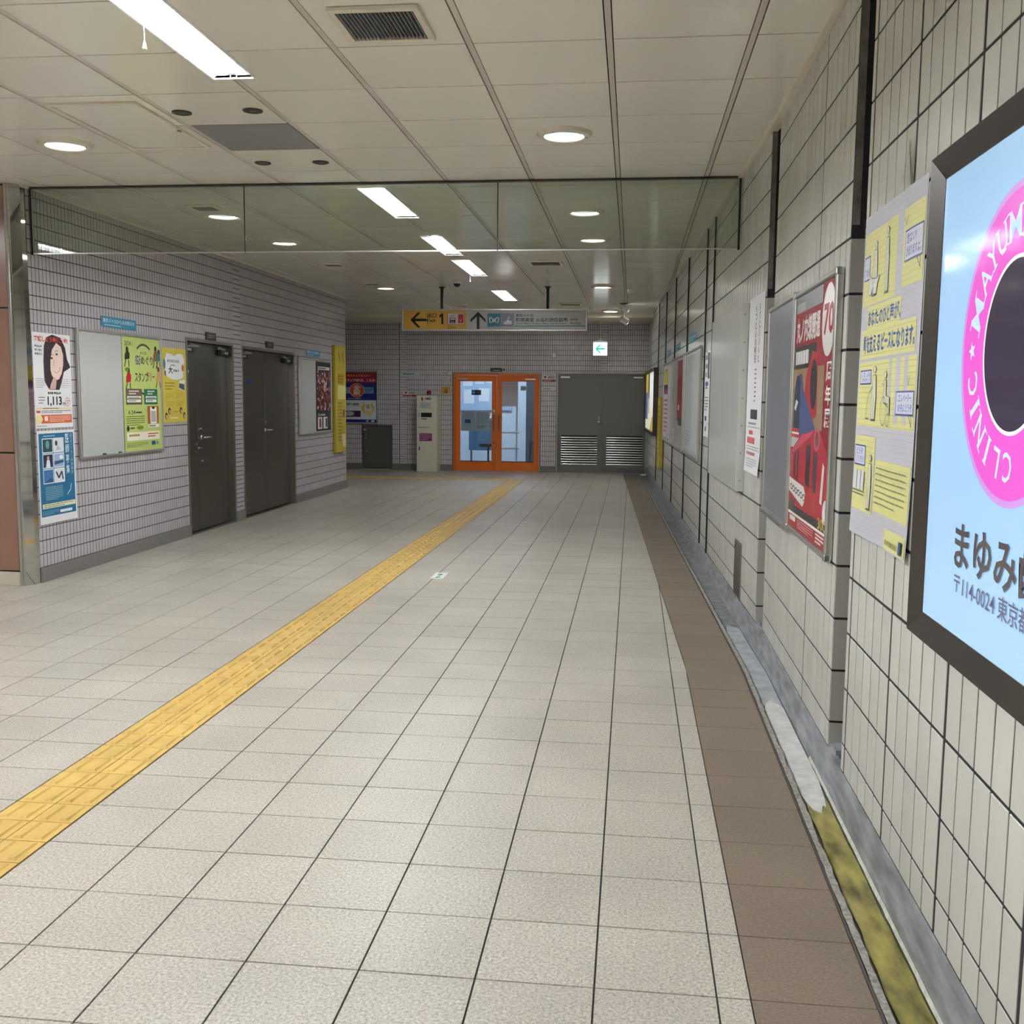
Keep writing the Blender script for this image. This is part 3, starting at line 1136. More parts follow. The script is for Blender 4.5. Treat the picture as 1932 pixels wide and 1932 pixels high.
# ================================================================== DOORS in the left wall
def steel_door(name, label, y0, y1, h, split, rec, closers, extra):
    w = y1 - y0
    d = struct(name, label, **on_left(y0, 0))
    fr = 0.035
    m = MB()
    m.box(0, fr, -0.008, rec + 0.03, 0, h)
    m.box(w - fr, w, -0.008, rec + 0.03, 0, h)
    m.box(fr, w - fr, -0.008, rec + 0.03, h - fr, h)
    m.build('frame', M_STEEL, d, bev=0.002)
    MB().box(0, w, rec + 0.06, rec + 0.08, 0, h).build('shadow_back', M_BLACK, d)
    a, b = fr + 0.004, w - fr - 0.004
    leaves = []
    for p, q in ((a, split - 0.003), (split + 0.003, b)):
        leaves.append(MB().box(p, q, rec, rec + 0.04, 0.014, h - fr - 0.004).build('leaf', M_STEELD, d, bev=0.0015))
    MB().box(fr, w - fr, 0.0, rec, 0, 0.006).build('threshold', M_STEEL, d)
    for (p, sgn) in closers:
        lf = leaves[0] if p < split else leaves[1]
        c = MB().box(p, p + 0.2 * sgn if sgn > 0 else p, rec - 0.05, rec - 0.002, h - 0.145, h - 0.09) if sgn > 0 else MB().box(p - 0.2, p, rec - 0.05, rec - 0.002, h - 0.145, h - 0.09)
        c.build('door_closer', M_BLACK, d, bev=0.004)
        m = MB()
        m.tube([(p + 0.06 * sgn, rec - 0.03, h - 0.085), (p + 0.30 * sgn, rec - 0.055, h - 0.075), (p + 0.16 * sgn, rec - 0.02, h - 0.055)], 0.008, 8)
        m.build('closer_arm', M_GREY, d)
        MB().box(p + (0.02 if sgn > 0 else -0.12), p + (0.12 if sgn > 0 else -0.02), rec - 0.053, rec - 0.05, h - 0.13, h - 0.105).build('closer_plate', M_ALU, d)
    return d, leaves, rec


d1, lv, rc = steel_door('door_1', 'brushed stainless double door with lever and locks, left of its twin', 9.945, 11.19, 2.03, 0.40, 0.07, ((0.06, 1), (1.17, -1)), 0)
m = MB()
hx = 0.485
m.cyl((hx, rc, 1.0), (hx, rc - 0.012, 1.0), 0.028, 18)
m.tube([(hx, rc - 0.01, 1.0), (hx, rc - 0.055, 1.0), (hx + 0.12, rc - 0.06, 1.0)], 0.01, 10)
m.build('handle', M_CHROME, lv[1], smooth=True)
for (x, z, rad, nm) in ((hx - 0.005, 1.085, 0.022, 'lock'), (hx - 0.03, 0.885, 0.018, 'lock'), (hx + 0.01, 0.745, 0.018, 'lock')):
    MB().cyl((x, rc, z), (x, rc - 0.022, z), rad, 18).build(nm, M_CHROME, lv[1])
for (x, z, w2, h2) in ((0.33, 0.915, 0.06, 0.03), (0.33, 0.835, 0.045, 0.02)):
    MB().box(x, x + w2, rc - 0.006, rc, z, z + h2).build('latch_plate', M_CHROME, lv[0])
MB().box(0.10, 0.22, rc - 0.002, rc, 1.675, 1.703).build('name_sticker', M_PAPER, lv[0])
d2, lv2, rc = steel_door('door_2', 'brushed stainless double door beside the far notice board', 11.44, 13.29, 2.02, 0.93, 0.07, ((0.07, 1), (1.77, -1)), 0)
m = MB()
hx = 0.90
m.cyl((hx, rc, 1.02), (hx, rc - 0.012, 1.02), 0.028, 18)
m.tube([(hx, rc - 0.01, 1.02), (hx, rc - 0.055, 1.02), (hx + 0.13, rc - 0.06, 1.02)], 0.01, 10)
m.build('handle', M_CHROME, lv2[0], smooth=True)
MB().cyl((hx, rc, 1.12), (hx, rc - 0.02, 1.12), 0.02, 18).build('lock', M_CHROME, lv2[0])
st = MB()
st.col = sr(0x24367e)
st.box(0.28, 0.53, rc - 0.002, rc, 1.59, 1.63)
st.build('blue_sticker', M_INK, lv2[0])

# small dark name plates above the two doors
for y, lab in ((10.43, 'small dark name plate above the nearer stainless door'), (12.215, 'small dark name plate above the farther stainless door')):
    t = thing('name_plate', lab, 'sign', **on_left(y, 2.032, 0.0065))
    MB().box(0, 0.255, -0.012, 0, 0, 0.078).build('plate', M_DARKF, t, bev=0.002)
    p = Print(0.255, 0.078, -0.012)
    p.fine(0.2, 0.2, 0.85, 0.75, 2, 0x8a8a88, 0.4, 4)
    p.done(t)


# ================================================================== NOTICE BOARDS AND POSTERS, left wall
def board(name, label, place, w, h, cat='notice board', face=None, bar=0.022, depth=0.03, group=None):
    t = thing(name, label, cat, group=group, **place)
    MB().box(bar * 0.6, w - bar * 0.6, -depth * 0.6, 0, bar * 0.6, h - bar * 0.6).build('panel', face or M_BOARD, t)
    frame4(t, w, h, bar, 0.0, -depth, M_ALUP, bev=0.006)
    return t


b1 = board('notice_board', 'large framed whiteboard holding the green stamp rally poster', on_left(7.86, 0.915, 0.0065), 1.485, 1.068, group='framed notice boards on the left wall')
MB().box(0.725, 0.737, -0.0205, -0.018, 0.02, 1.05).build('divider', M_ALUP, b1)
for x in (0.35, 0.62):
    MB().box(x, x + 0.035, -0.034, -0.018, 0.022, 0.032).build('clip', M_BLACK, b1)
t = thing('green_poster', 'green illustrated stamp rally poster inside the large notice board', 'poster', **on_left(7.86 + 0.742, 0.94, 0.0065 + 0.0185))
W, H = 0.715, 1.018
sheet(t, W, H, col=0xbccb74)
p = Print(W, H, -0.0015)
p.text('2024.1', 0.06, 0.925, 0.26, 0.965, 0x3a3a24, 0.01)
p.arc(0.55, 0.72, 0.30, 0.225, 0.02, 0x4a4a38, 55, 125, 14)
p.arc(0.55, 0.72, 0.30, 0.215, 0.02, 0x4a4a38, 235, 305, 14)
p.text('メトロ', 0.45, 0.855, 0.62, 0.885, 0x333322, 0.02)
p.text('街', 0.32, 0.76, 0.46, 0.85, 0x3a4a88, 0.02)
p.text('めぐり', 0.47, 0.765, 0.80, 0.845, 0x2d2a20, 0.02)
p.text('スタンプ', 0.30, 0.61, 0.66, 0.70, 0x2a2a20, 0.02)
p.text('ラリー', 0.62, 0.62, 0.84, 0.70, 0xa03a2c, 0.02)
for (x, y, c1, c2, hh) in ((0.10, 0.80, 0x2a1f1c, 0x3a2a28, 0.1), (0.12, 0.60, 0xb8222a, 0x2a1c18, 0.12), (0.86, 0.80, 0x8a5a34, 0x3f2a20, 0.13), (0.93, 0.62, 0xd09a62, 0x7a2a28, 0.12), (0.95, 0.80, 0x3f7a70, 0x2b2b2b, 0.1)):
    p.ell(x + 0.02, y + hh * 0.9, 0.035, 0.026, c2, 14)
    p.poly([(x - 0.05, y), (x + 0.075, y + 0.01), (x + 0.085, y + hh * 0.55), (x + 0.05, y + hh * 0.78), (x - 0.01, y + hh * 0.76), (x - 0.045, y + hh * 0.4)], c1)
    p.line([(x - 0.02, y), (x - 0.06, y - 0.06)], 0.014, c2)
    p.line([(x + 0.05, y), (x + 0.06, y - 0.06)], 0.014, c2)
p.ell(0.10, 0.715, 0.05, 0.02, 0x5d8a3c, 14)
p.rect(0.05, 0.41, 0.47, 0.55, 0x6f5c50)
p.rect(0.53, 0.41, 0.90, 0.55, 0x27704f)
for u0, u1 in ((0.08, 0.44), (0.57, 0.87)):
    p.rect(u0, 0.465, u1, 0.485, 0xe8e8dc)
    p.rect(u0, 0.43, u1, 0.455, 0xe8e8dc)
    p.fine(u0 + 0.03, 0.43, u1 - 0.03, 0.485, 2, 0x8a8a80, 0.35, 3)
    p.fine(u0 + 0.05, 0.495, u1 - 0.05, 0.54, 2, 0xdcdccc, 0.5, 5)
p.text('6.24', 0.10, 0.325, 0.28, 0.36, 0x3a4a20, 0.0)
p.fine(0.30, 0.325, 0.52, 0.355, 1, 0x4a5a28, 0.5, 2)
p.fine(0.05, 0.22, 0.52, 0.315, 5, 0x74843c, 0.35, 7)
p.rect(0.61, 0.235, 0.92, 0.395, 0xb4611c)
p.rect(0.68, 0.235, 0.86, 0.385, 0xf0efe8)
p.rect(0.70, 0.25, 0.84, 0.35, 0xb8b8b4)
p.ell(0.77, 0.378, 0.045, 0.010, 0x20201e, 12)
p.rect(0.62, 0.20, 0.92, 0.228, 0xeaeae0)
p.fine(0.65, 0.205, 0.9, 0.225, 1, 0x55554a, 0.5, 8)
p.ell(0.08, 0.20, 0.035, 0.025, 0x2c3018, 14)
p.ell(0.40, 0.205, 0.09, 0.018, 0x7d9a2c, 16)
p.fine(0.14, 0.19, 0.30, 0.215, 1, 0x556030, 0.5, 9)
p.rect(0.04, 0.09, 0.93, 0.165, 0xeee9d2)
p.fine(0.10, 0.12, 0.50, 0.155, 1, 0xb07a3c, 0.5, 5)
p.fine(0.60, 0.11, 0.9, 0.155, 2, 0xc0483c, 0.5, 6)
p.fine(0.04, 0.03, 0.6, 0.075, 3, 0x76803c, 0.3, 6)
p.rect(0.70, 0.04, 0.78, 0.075, 0x1c5a80)
p.rect(0.78, 0.04, 0.80, 0.075, 0x1b1b22)
p.ell(0.86, 0.057, 0.03, 0.016, 0x3f8f8a, 12)
p.done(t)


def blue_label(place, w, h, label, body, group):
    t = thing('blue_label', label, 'label', group=group, **place)
    sheet(t, w, h, 0.002, col=0x2f86a6, name='plate')
    p = Print(w, h, -0.002)
    p.text(body, 0.05, 0.42, 0.95, 0.84, 0xdce8ec, 0.01)
    p.fine(0.08, 0.12, 0.75, 0.3, 1, 0xa8ccd8, 0.5, 3)
    p.done(t)
    return t


blue_label(on_left(8.29, 2.022, 0.0065), 0.62, 0.09, 'blue heading label above the large notice board on the left wall', '東京メトロからのお知らせ', 'blue heading labels')
blue_label(on_left(13.80, 2.002, 0.0065), 0.60, 0.085, 'blue heading label above the farther notice board on the left wall', '東京メトロからのお知らせ', 'blue heading labels')

# woman poster
t = thing('wage_poster', 'white wage notice poster with a dark-haired woman and large 1,113', 'poster', **on_left(7.268, 1.185, 0.0065))
W, H = 0.522, 0.728
sheet(t, W, H, 0.0015, col=0xe6e4e6)
p = Print(W, H, -0.0015)
p.poly([(0.30, 0.47), (0.36, 0.40), (0.62, 0.40), (0.90, 0.50), (0.97, 0.64), (0.82, 0.68), (0.55, 0.66)], 0xe2dfe0)
p.poly([(0.27, 0.50), (0.34, 0.44), (0.40, 0.405), (0.66, 0.405), (0.74, 0.50), (0.80, 0.60), (0.93, 0.635), (0.99, 0.655), (0.90, 0.74), (0.86, 0.86), (0.74, 0.965), (0.52, 0.99), (0.36, 0.955), (0.29, 0.86), (0.265, 0.70)], 0x33222a)
p.poly([(0.44, 0.62), (0.47, 0.56), (0.56, 0.505), (0.66, 0.52), (0.74, 0.58), (0.79, 0.68), (0.80, 0.78), (0.74, 0.87), (0.62, 0.905), (0.50, 0.83), (0.45, 0.72)], 0xe8ccc0)
p.poly([(0.40, 0.41), (0.56, 0.41), (0.60, 0.52), (0.52, 0.545), (0.44, 0.47)], 0xcaa79c)
p.poly([(0.46, 0.93), (0.60, 0.915), (0.47, 0.85), (0.44, 0.72), (0.40, 0.80)], 0x2c1c24)
for (x, y) in ((0.485, 0.74), (0.62, 0.785)):
    p.ell(x, y, 0.032, 0.011, 0x2a1c1e, 14)
    p.line([(x - 0.045, y + 0.025), (x, y + 0.04), (x + 0.045, y + 0.035)], 0.004, 0x4a3430)
p.line([(0.545, 0.735), (0.53, 0.67), (0.56, 0.662)], 0.005, 0xb58a7c)
p.poly([(0.555, 0.60), (0.63, 0.605), (0.695, 0.645), (0.66, 0.60), (0.60, 0.578)], 0xf0e6e2)
p.line([(0.545, 0.602), (0.60, 0.585), (0.665, 0.607), (0.705, 0.655)], 0.005, 0x9a4a48)
p.text('確認しよう最低賃金!', 0.04, 0.905, 0.93, 0.965, 0xd0401e, 0.03)
for k, s in enumerate(('最低賃金', '労働者も', '事業主も')):
    p.text(s, 0.05, 0.845 - k * 0.04, 0.24, 0.87 - k * 0.04, 0x222222, 0.02)
p.fine(0.05, 0.42, 0.30, 0.53, 5, 0x9a9698, 0.3, 3)
p.fine(0.72, 0.42, 0.97, 0.53, 5, 0xb4aeb0, 0.3, 4)
p.text('東京都 最低賃金', 0.34, 0.355, 0.70, 0.385, 0x222222, 0.02)
p.text('1,113', 0.33, 0.225, 0.71, 0.335, 0x181616, 0.03)
p.text('円', 0.735, 0.235, 0.80, 0.27, 0x181616, 0.02)
p.fine(0.10, 0.25, 0.26, 0.34, 3, 0x444444, 0.25, 5)
p.arc(0.87, 0.275, 0.065, 0.045, 0.004, 0xb05048)
p.fine(0.84, 0.25, 0.91, 0.30, 2, 0xb05048, 0.4, 6)
p.rect(0.02, 0.20, 0.98, 0.215, 0xe8d9a0)
p.fine(0.20, 0.20, 0.80, 0.215, 1, 0x8a7a40, 0.6, 7)
p.rect(0.03, 0.16, 0.13, 0.185, 0xc8502c)
p.fine(0.16, 0.155, 0.95, 0.19, 2, 0x77706c, 0.4, 8)
p.rect(0.03, 0.05, 0.97, 0.14, 0xd2603a)
p.poly([(0.03, 0.05), (0.14, 0.05), (0.19, 0.095), (0.14, 0.14), (0.03, 0.14)], 0xf0dca0)
p.rect(0.23, 0.075, 0.32, 0.125, 0xf2e4de)
p.fine(0.36, 0.06, 0.94, 0.13, 4, 0xf2cdb8, 0.4, 9)
p.fine(0.03, 0.015, 0.4, 0.03, 1, 0x8a8a8a, 0.5, 2)
p.done(t)

# blue doctor poster
def dsp(u, v):
    return -0.012 * max(0, 0.25 - v) * (0.4 + u) - 0.002


t = thing('doctor_poster', 'blue doctor recruitment poster with six photos, curling at the bottom', 'poster', **on_left(7.275, 0.443, 0.0065))
W, H = 0.525, 0.722
sheet(t, W, H, disp=dsp, m=M_PAPER)
p = Print(W, H, -0.0006, disp=dsp)
p.rect(0.04, 0.08, 0.965, 0.97, 0x1f6a92)
for i in range(2):
    for j in range(3):
        u0, v0 = 0.12 + i * 0.29, 0.43 + (2 - j) * 0.165
        p.rect(u0, v0, u0 + 0.28, v0 + 0.158, 0xe9eef2)
        bg = ((0x2a4a52, 0xdfe3e6), (0x22304e, 0x9fb8d8), (0x3f74b0, 0xe2e4e8))[j][i]
        p.rect(u0 + 0.015, v0 + 0.01, u0 + 0.265, v0 + 0.148, bg)
        if (i, j) == (0, 0):
            p.ell(u0 + 0.14, v0 + 0.09, 0.05, 0.045, 0x6f98a0)
        if (i, j) == (1, 0):
            p.ell(u0 + 0.08, v0 + 0.10, 0.035, 0.03, 0x3a3440, 12)
            p.poly([(u0 + 0.05, v0 + 0.02), (u0 + 0.2, v0 + 0.03), (u0 + 0.12, v0 + 0.08)], 0xb9c2cc)
        if (i, j) == (0, 1):
            p.poly([(u0 + 0.08, v0 + 0.01), (u0 + 0.2, v0 + 0.01), (u0 + 0.18, v0 + 0.09), (u0 + 0.11, v0 + 0.09)], 0xe6e8ee)
            p.ell(u0 + 0.145, v0 + 0.11, 0.03, 0.024, 0xc9a48e, 12)
        if (i, j) == (1, 1):
            p.poly([(u0 + 0.015, v0 + 0.03), (u0 + 0.265, v0 + 0.05), (u0 + 0.265, v0 + 0.08), (u0 + 0.015, v0 + 0.07)], 0x3d5486)
            p.ell(u0 + 0.2, v0 + 0.11, 0.05, 0.025, 0xf0f2f4, 12)
        if (i, j) == (0, 2):
            p.poly([(u0 + 0.015, v0 + 0.01), (u0 + 0.265, v0 + 0.01), (u0 + 0.265, v0 + 0.035), (u0 + 0.18, v0 + 0.06), (u0 + 0.1, v0 + 0.03)], 0x294f7e)
        if (i, j) == (1, 2):
            p.line([(u0 + 0.05, v0 + 0.12), (u0 + 0.12, v0 + 0.05), (u0 + 0.2, v0 + 0.12), (u0 + 0.23, v0 + 0.03)], 0.018, 0x3c3c58)
p.vtext('医師募集', 0.735, 0.50, 0.835, 0.955, 0xdbe9f0, 0.01)
p.vtext('国立ハンセン病療養所', 0.865, 0.50, 0.925, 0.955, 0xa9cbdc)
p.fine(0.15, 0.93, 0.6, 0.955, 1, 0x9cc4d6, 0.5, 3)
p.fine(0.16, 0.25, 0.62, 0.40, 8, 0xa9cbdc, 0.3, 4)
p.line([(0.86, 0.40), (0.845, 0.37), (0.83, 0.335), (0.78, 0.31), (0.745, 0.285)], 0.008, 0xcfe2ea)
p.rect(0.07, 0.165, 0.95, 0.215, 0xe4e6c6)
p.fine(0.10, 0.17, 0.9, 0.21, 2, 0x808458, 0.45, 5)
p.fine(0.06, 0.095, 0.5, 0.145, 3, 0x86b4ca, 0.3, 6)
p.rect(0.52, 0.10, 0.85, 0.13, 0xe6eef2)
p.done(t)

# yellow recruitment poster
t = thing('recruitment_poster', 'yellow poster with a white cloud shape beside the stainless door', 'poster', **on_left(9.395, 1.178, 0.0065))
W, H = 0.535, 0.725
sheet(t, W, H, 0.0015, col=0xd3c04c)
p = Print(W, H, -0.0015)
p.poly([(0.12, 0.66), (0.10, 0.80), (0.20, 0.93), (0.38, 0.92), (0.50, 0.895), (0.66, 0.93), (0.84, 0.93), (0.93, 0.86), (0.90, 0.70), (0.84, 0.60), (0.62, 0.575), (0.40, 0.58), (0.22, 0.61)], 0xe8e9ea)
p.text('東京地区(仮称)', 0.22, 0.80, 0.72, 0.845, 0x2c2c2c, 0.01)
p.fine(0.36, 0.755, 0.62, 0.785, 1, 0x7c7c74, 0.5, 4)
p.text('大', 0.26, 0.655, 0.44, 0.755, 0x1c1c1c, 0.03)
p.text('募集中', 0.46, 0.68, 0.70, 0.715, 0x2c2c2c, 0.02)
p.ell(0.10, 0.78, 0.05, 0.07, 0x3b7f92, 14)
p.ell(0.13, 0.66, 0.03, 0.04, 0x2d4f8c, 12)
p.ell(0.86, 0.74, 0.05, 0.05, 0xb86a4c, 14)
p.ell(0.90, 0.65, 0.05, 0.04, 0xd8c0a4, 14)
p.poly([(0.66, 0.46), (0.93, 0.42), (0.93, 0.58), (0.70, 0.57)], 0xe4e6ea)
p.poly([(0.68, 0.47), (0.92, 0.43), (0.91, 0.52), (0.70, 0.53)], 0x4a4c54)
p.fine(0.10, 0.43, 0.5, 0.55, 3, 0x8a7a28, 0.35, 5)
for (u, v) in ((0.12, 0.32), (0.54, 0.33), (0.14, 0.21), (0.54, 0.22)):
    p.fine(u, v, u + 0.32, v + 0.075, 4, 0xa8983a, 0.3, 6)
for (u, v) in ((0.13, 0.09), (0.26, 0.155), (0.74, 0.16), (0.88, 0.09)):
    p.ell(u, v, 0.055, 0.045, 0x2a221e, 16)
    p.ell(u + 0.01, v - 0.01, 0.03, 0.028, 0xd8b49c, 12)
p.fine(0.28, 0.05, 0.75, 0.075, 1, 0xeee6b4, 0.6, 7)
p.fine(0.40, 0.12, 0.65, 0.16, 2, 0x8a7a28, 0.35, 8)
p.done(t)

# far left notice board with dense red/black poster
b2 = board('notice_board', 'framed whiteboard with a dark red crowd poster beyond the stainless doors', on_left(13.41, 0.908, 0.0065), 1.495, 1.06, group='framed notice boards on the left wall')
t = thing('crowd_poster', 'dense dark red and black poster inside the far left notice board', 'poster', **on_left(13.41 + 0.74, 0.945, 0.0065 + 0.0185))
W, H = 0.71, 0.99
sheet(t, W, H, col=0x1e1a1c)
p = Print(W, H, -0.0015)
rd = random.Random(3)
p.rect(0.03, 0.30, 0.97, 0.86, 0x3a2028)
for k in range(150):
    u, v = rd.uniform(0.06, 0.94), rd.uniform(0.30, 0.86)
    c = rd.choice((0xc87058, 0xd8d0d4, 0x7a2c34, 0x9a4a40, 0x3a3a5c, 0xe0b49c, 0xb05848))
    p.ell(u, v, rd.uniform(0.02, 0.05), rd.uniform(0.012, 0.035), c, 9)
p.rect(0.10, 0.885, 0.9, 0.93, 0xd8d4d6)
p.fine(0.14, 0.89, 0.86, 0.925, 1, 0x3a3638, 0.5, 3)
p.rect(0.06, 0.03, 0.36, 0.20, 0xe2e0e0)
p.rect(0.16, 0.05, 0.30, 0.18, 0x8a3040)
p.rect(0.44, 0.03, 0.72, 0.20, 0xe2e0e0)
p.rect(0.58, 0.05, 0.70, 0.18, 0x3a3a44)
p.text('10', 0.08, 0.21, 0.22, 0.255, 0xc8c4c6, 0.02)
p.fine(0.25, 0.21, 0.70, 0.255, 1, 0xb8b4b6, 0.6, 6)
p.fine(0.78, 0.03, 0.95, 0.26, 7, 0x5a5658, 0.4, 7)
p.done(t)

# yellow box sign at the corner of the left wall
t = thing('yellow_sign_box', 'tall narrow yellow sign box at the far end of the left wall', 'sign', **on_left(15.03, 0.588, 0.0065))
MB().box(0, 0.565, -0.045, 0, 0, 1.62).build('box', M('yellow_sign', sr(186, 166, 40), 0.4), t, bev=0.004)
p = Print(0.565, 1.62, -0.045)
p.text('↑', 0.25, 0.82, 0.45, 0.95, 0x4c4418, 0.0)
p.text('↑', 0.62, 0.82, 0.82, 0.95, 0x4c4418, 0.0)
p.rect(0.2, 0.64, 0.8, 0.74, 0xb08a18)
p.fine(0.22, 0.65, 0.78, 0.73, 3, 0x6a5a14, 0.4, 4)
p.rect(0.2, 0.50, 0.92, 0.63, 0xd8d48a)
p.fine(0.2, 0.10, 0.62, 0.48, 12, 0x8a7a20, 0.45, 5)
p.rect(0.68, 0.33, 0.84, 0.40, 0x5a4a34)
p.poly([(0.55, 0.17), (0.93, 0.17), (0.93, 0.05), (0.66, 0.05)], 0xded8a0)
p.done(t)

# ================================================================== BACK WALL THINGS
# poster frame
t = thing('framed_stamp_poster', 'framed red and blue station stamp poster on the back wall', 'poster', **on_back(-5.75, 0.895, 0.0065))
W, H = 0.745, 1.04
frame4(t, W, H, 0.02, 0, -0.025, M_ALU, bev=0.004)
MB().box(0.01, W - 0.01, -0.012, 0, 0.01, H - 0.01).build('panel', M_PAPER, t)
p = Print(W, H, -0.012)
p.rect(0.03, 0.78, 0.97, 0.98, 0xa41c3c)
p.text('駅スタンプポスター', 0.18, 0.895, 0.82, 0.94, 0xd8c43c, 0.02)
p.text('スタンプGETは、こちら!', 0.10, 0.805, 0.94, 0.86, 0xf0dce2, 0.03)
p.rect(0.03, 0.455, 0.97, 0.78, 0x1b2a80)
p.rect(0.10, 0.58, 0.32, 0.70, 0x84aed0)
p.rect(0.62, 0.58, 0.90, 0.70, 0x6f9cc4)
p.fine(0.65, 0.60, 0.88, 0.68, 3, 0x2d4f94, 0.4, 5)
p.ell(0.44, 0.64, 0.205, 0.135, 0xe0a88c)
p.ell(0.44, 0.64, 0.185, 0.122, 0xcf4c1c)
p.text('全', 0.34, 0.645, 0.54, 0.745, 0xf0f0ee, 0.02)
p.text('駅', 0.34, 0.535, 0.54, 0.635, 0xf0f0ee, 0.02)
p.fine(0.2, 0.475, 0.72, 0.495, 1, 0xc0c8e4, 0.5, 6)
p.rect(0.03, 0.10, 0.97, 0.455, 0xe2e6ec)
p.text('西ケ原駅', 0.16, 0.35, 0.50, 0.40, 0x20242c, 0.02)
p.arc(0.09, 0.375, 0.035, 0.025, 0.005, 0x2d6aa0)
p.rect(0.06, 0.135, 0.54, 0.255, 0x4a4a60)
p.ell(0.22, 0.20, 0.14, 0.045, 0xb8bcc8)
p.rect(0.38, 0.14, 0.53, 0.25, 0x3a2848)
p.ell(0.74, 0.30, 0.17, 0.11, 0xd8c430)
p.poly([(0.64, 0.20), (0.82, 0.15), (0.88, 0.28), (0.84, 0.33), (0.64, 0.33)], 0xe8d49c)
p.rect(0.66, 0.26, 0.82, 0.42, 0xf0ece4)
p.rect(0.69, 0.29, 0.79, 0.38, 0xb4aeb0)
p.rect(0.03, 0.03, 0.97, 0.09, 0x1b2a80)
p.ell(0.72, 0.06, 0.04, 0.02, 0x86b8d8, 12)
p.ell(0.87, 0.06, 0.05, 0.02, 0xd0dcec, 12)
p.done(t)

# low steel door
d5 = struct('door_5', 'low grey steel service door in the back wall under the stamp poster', loc=(-5.325, BY, 0))
m = MB()
m.box(0, 0.022, -0.012, 0.06, 0, 0.885)
m.box(0.591, 0.613, -0.012, 0.06, 0, 0.885)
m.box(0.022, 0.591, -0.012, 0.06, 0.862, 0.885)
m.build('frame', M_STEEL, d5)
lf = MB().box(0.024, 0.589, 0.0, 0.03, 0.01, 0.86).build('leaf', M_GREYD, d5)
for z in (0.62, 0.68, 0.36):
    MB().cyl((0.075, 0, z), (0.075, -0.012, z), 0.016, 12).build('lock', M_GREY, lf)
MB().box(0.03, 0.085, -0.002, 0, 0.775, 0.795).build('sticker', M_PAPER, lf)

# AED cabinet
t = thing('aed_cabinet', 'tall cream AED cabinet with red lamp beside the orange door', 'cabinet', (-4.145, BY - 0.36, 0), 0.0)
w, dp = 0.40, 0.34
MB().box(0, w, 0, dp, 0, 1.47).build('body', M_AED, t, bev=0.004)
u = MB().box(0.03, w - 0.045, -0.006, 0, 0.80, 1.36).build('upper_door', M_AED, t, bev=0.002)
l = MB().box(0.03, w - 0.045, -0.006, 0, 0.19, 0.70).build('lower_door', M_AED, t, bev=0.002)
MB().box(0.09, 0.30, -0.008, -0.0062, 1.055, 1.14).build('window', M_BLACK, u)
MB().box(0.042, 0.055, -0.014, -0.0062, 1.05, 1.13).build('handle', M_GREY, u)
MB().box(0.045, 0.065, -0.012, -0.0062, 0.415, 0.485).build('handle', M_BLACK, l)
MB().cyl((0.22, 0.12, 1.47), (0.22, 0.12, 1.485), 0.05, 18).build('lamp_base', M_GREY, t)
MB().lathe([(0.042, 0.015), (0.042, 0.06), (0.036, 0.085), (0.02, 0.098), (0.0001, 0.1)], (0.22, 0.12, 1.47), 20).build('red_lamp', M_RED, t, smooth=True)
p = Print(w, 1.47, -0.0065)
p.text('AED', 0.42, 0.945, 0.73, 0.975, 0x2c2c28, 0.02)
p.poly([(0.22, 0.965), (0.25, 0.98), (0.29, 0.978), (0.31, 0.965), (0.33, 0.945), (0.31, 0.935), (0.28, 0.925), (0.24, 0.945)], 0xb03028)
p.rect(0.17, 0.83, 0.70, 0.915, 0xc9c9c6)
p.fine(0.2, 0.84, 0.67, 0.905, 3, 0x9a9a98, 0.3, 3)
p.fine(0.24, 0.685, 0.64, 0.705, 1, 0x3a3a38, 0.6, 4)
p.fine(0.06, 0.575, 0.9, 0.592, 1, 0x5a7a5c, 0.5, 5)
p.rect(0.14, 0.405, 0.76, 0.505, 0x7a1c5c)
p.fine(0.17, 0.415, 0.73, 0.50, 4, 0xd8a4c4, 0.35, 6)
p.done(t, pic='printed_labels')


def wall_card(name, label, cat, x, z, w, h, off, draw, col=0xdcdcdc, group=None):
    t = thing(name, label, cat, group=group, **on_back(x, z, 0.0065))
    sheet(t, w, h, off, col=col, name='plate')
    p = Print(w, h, -off)
    draw(p)
    p.done(t)
    return t


def aed(p):
    p.text('AED', 0.40, 0.50, 0.95, 0.92, 0x2a2624, 0.02)
    p.poly([(0.08, 0.78), (0.14, 0.92), (0.20, 0.84), (0.26, 0.92), (0.32, 0.78), (0.20, 0.5)], 0xa82434)
    p.rect(0.0, 0.05, 1.0, 0.38, 0x9c2230)
    p.fine(0.08, 0.12, 0.92, 0.30, 1, 0xd8b0b4, 0.5, 4)


wall_card('aed_sign', 'small red and white AED sign left of the AED cabinet', 'sign', -4.484, 1.442, 0.255, 0.112, 0.003, aed, group='AED signs')
wall_card('aed_sign', 'small red and white AED sign between the orange and grey doors', 'sign', -1.738, 1.748, 0.25, 0.135, 0.003, aed, group='AED signs')
wall_card('paper_notice', 'pale paper strip notice high on the tiles left of the orange door', 'notice', -4.526, 1.845, 0.37, 0.085, 0.002, lambda p: (p.rect(0.12, 0.35, 0.2, 0.62, 0x3c5058), p.fine(0.22, 0.25, 0.92, 0.75, 1, 0x5c7c88, 0.5, 3)), 0xc4ced0)
wall_card('white_strip_sign', 'narrow white strip sign at the top left of the orange door frame', 'sign', -3.724, 1.888, 0.19, 0.04, 0.003, lambda p: p.fine(0.08, 0.2, 0.95, 0.8, 1, 0x55504c, 0.5, 7), 0xd4d2ce)
wall_card('small_paper', 'small crumpled paper taped beside the orange door', 'paper', -3.676, 1.74, 0.095, 0.10, 0.003, lambda p: p.fine(0.1, 0.1, 0.9, 0.9, 4, 0xb0aaa8, 0.3, 7), 0xc6c2c0)
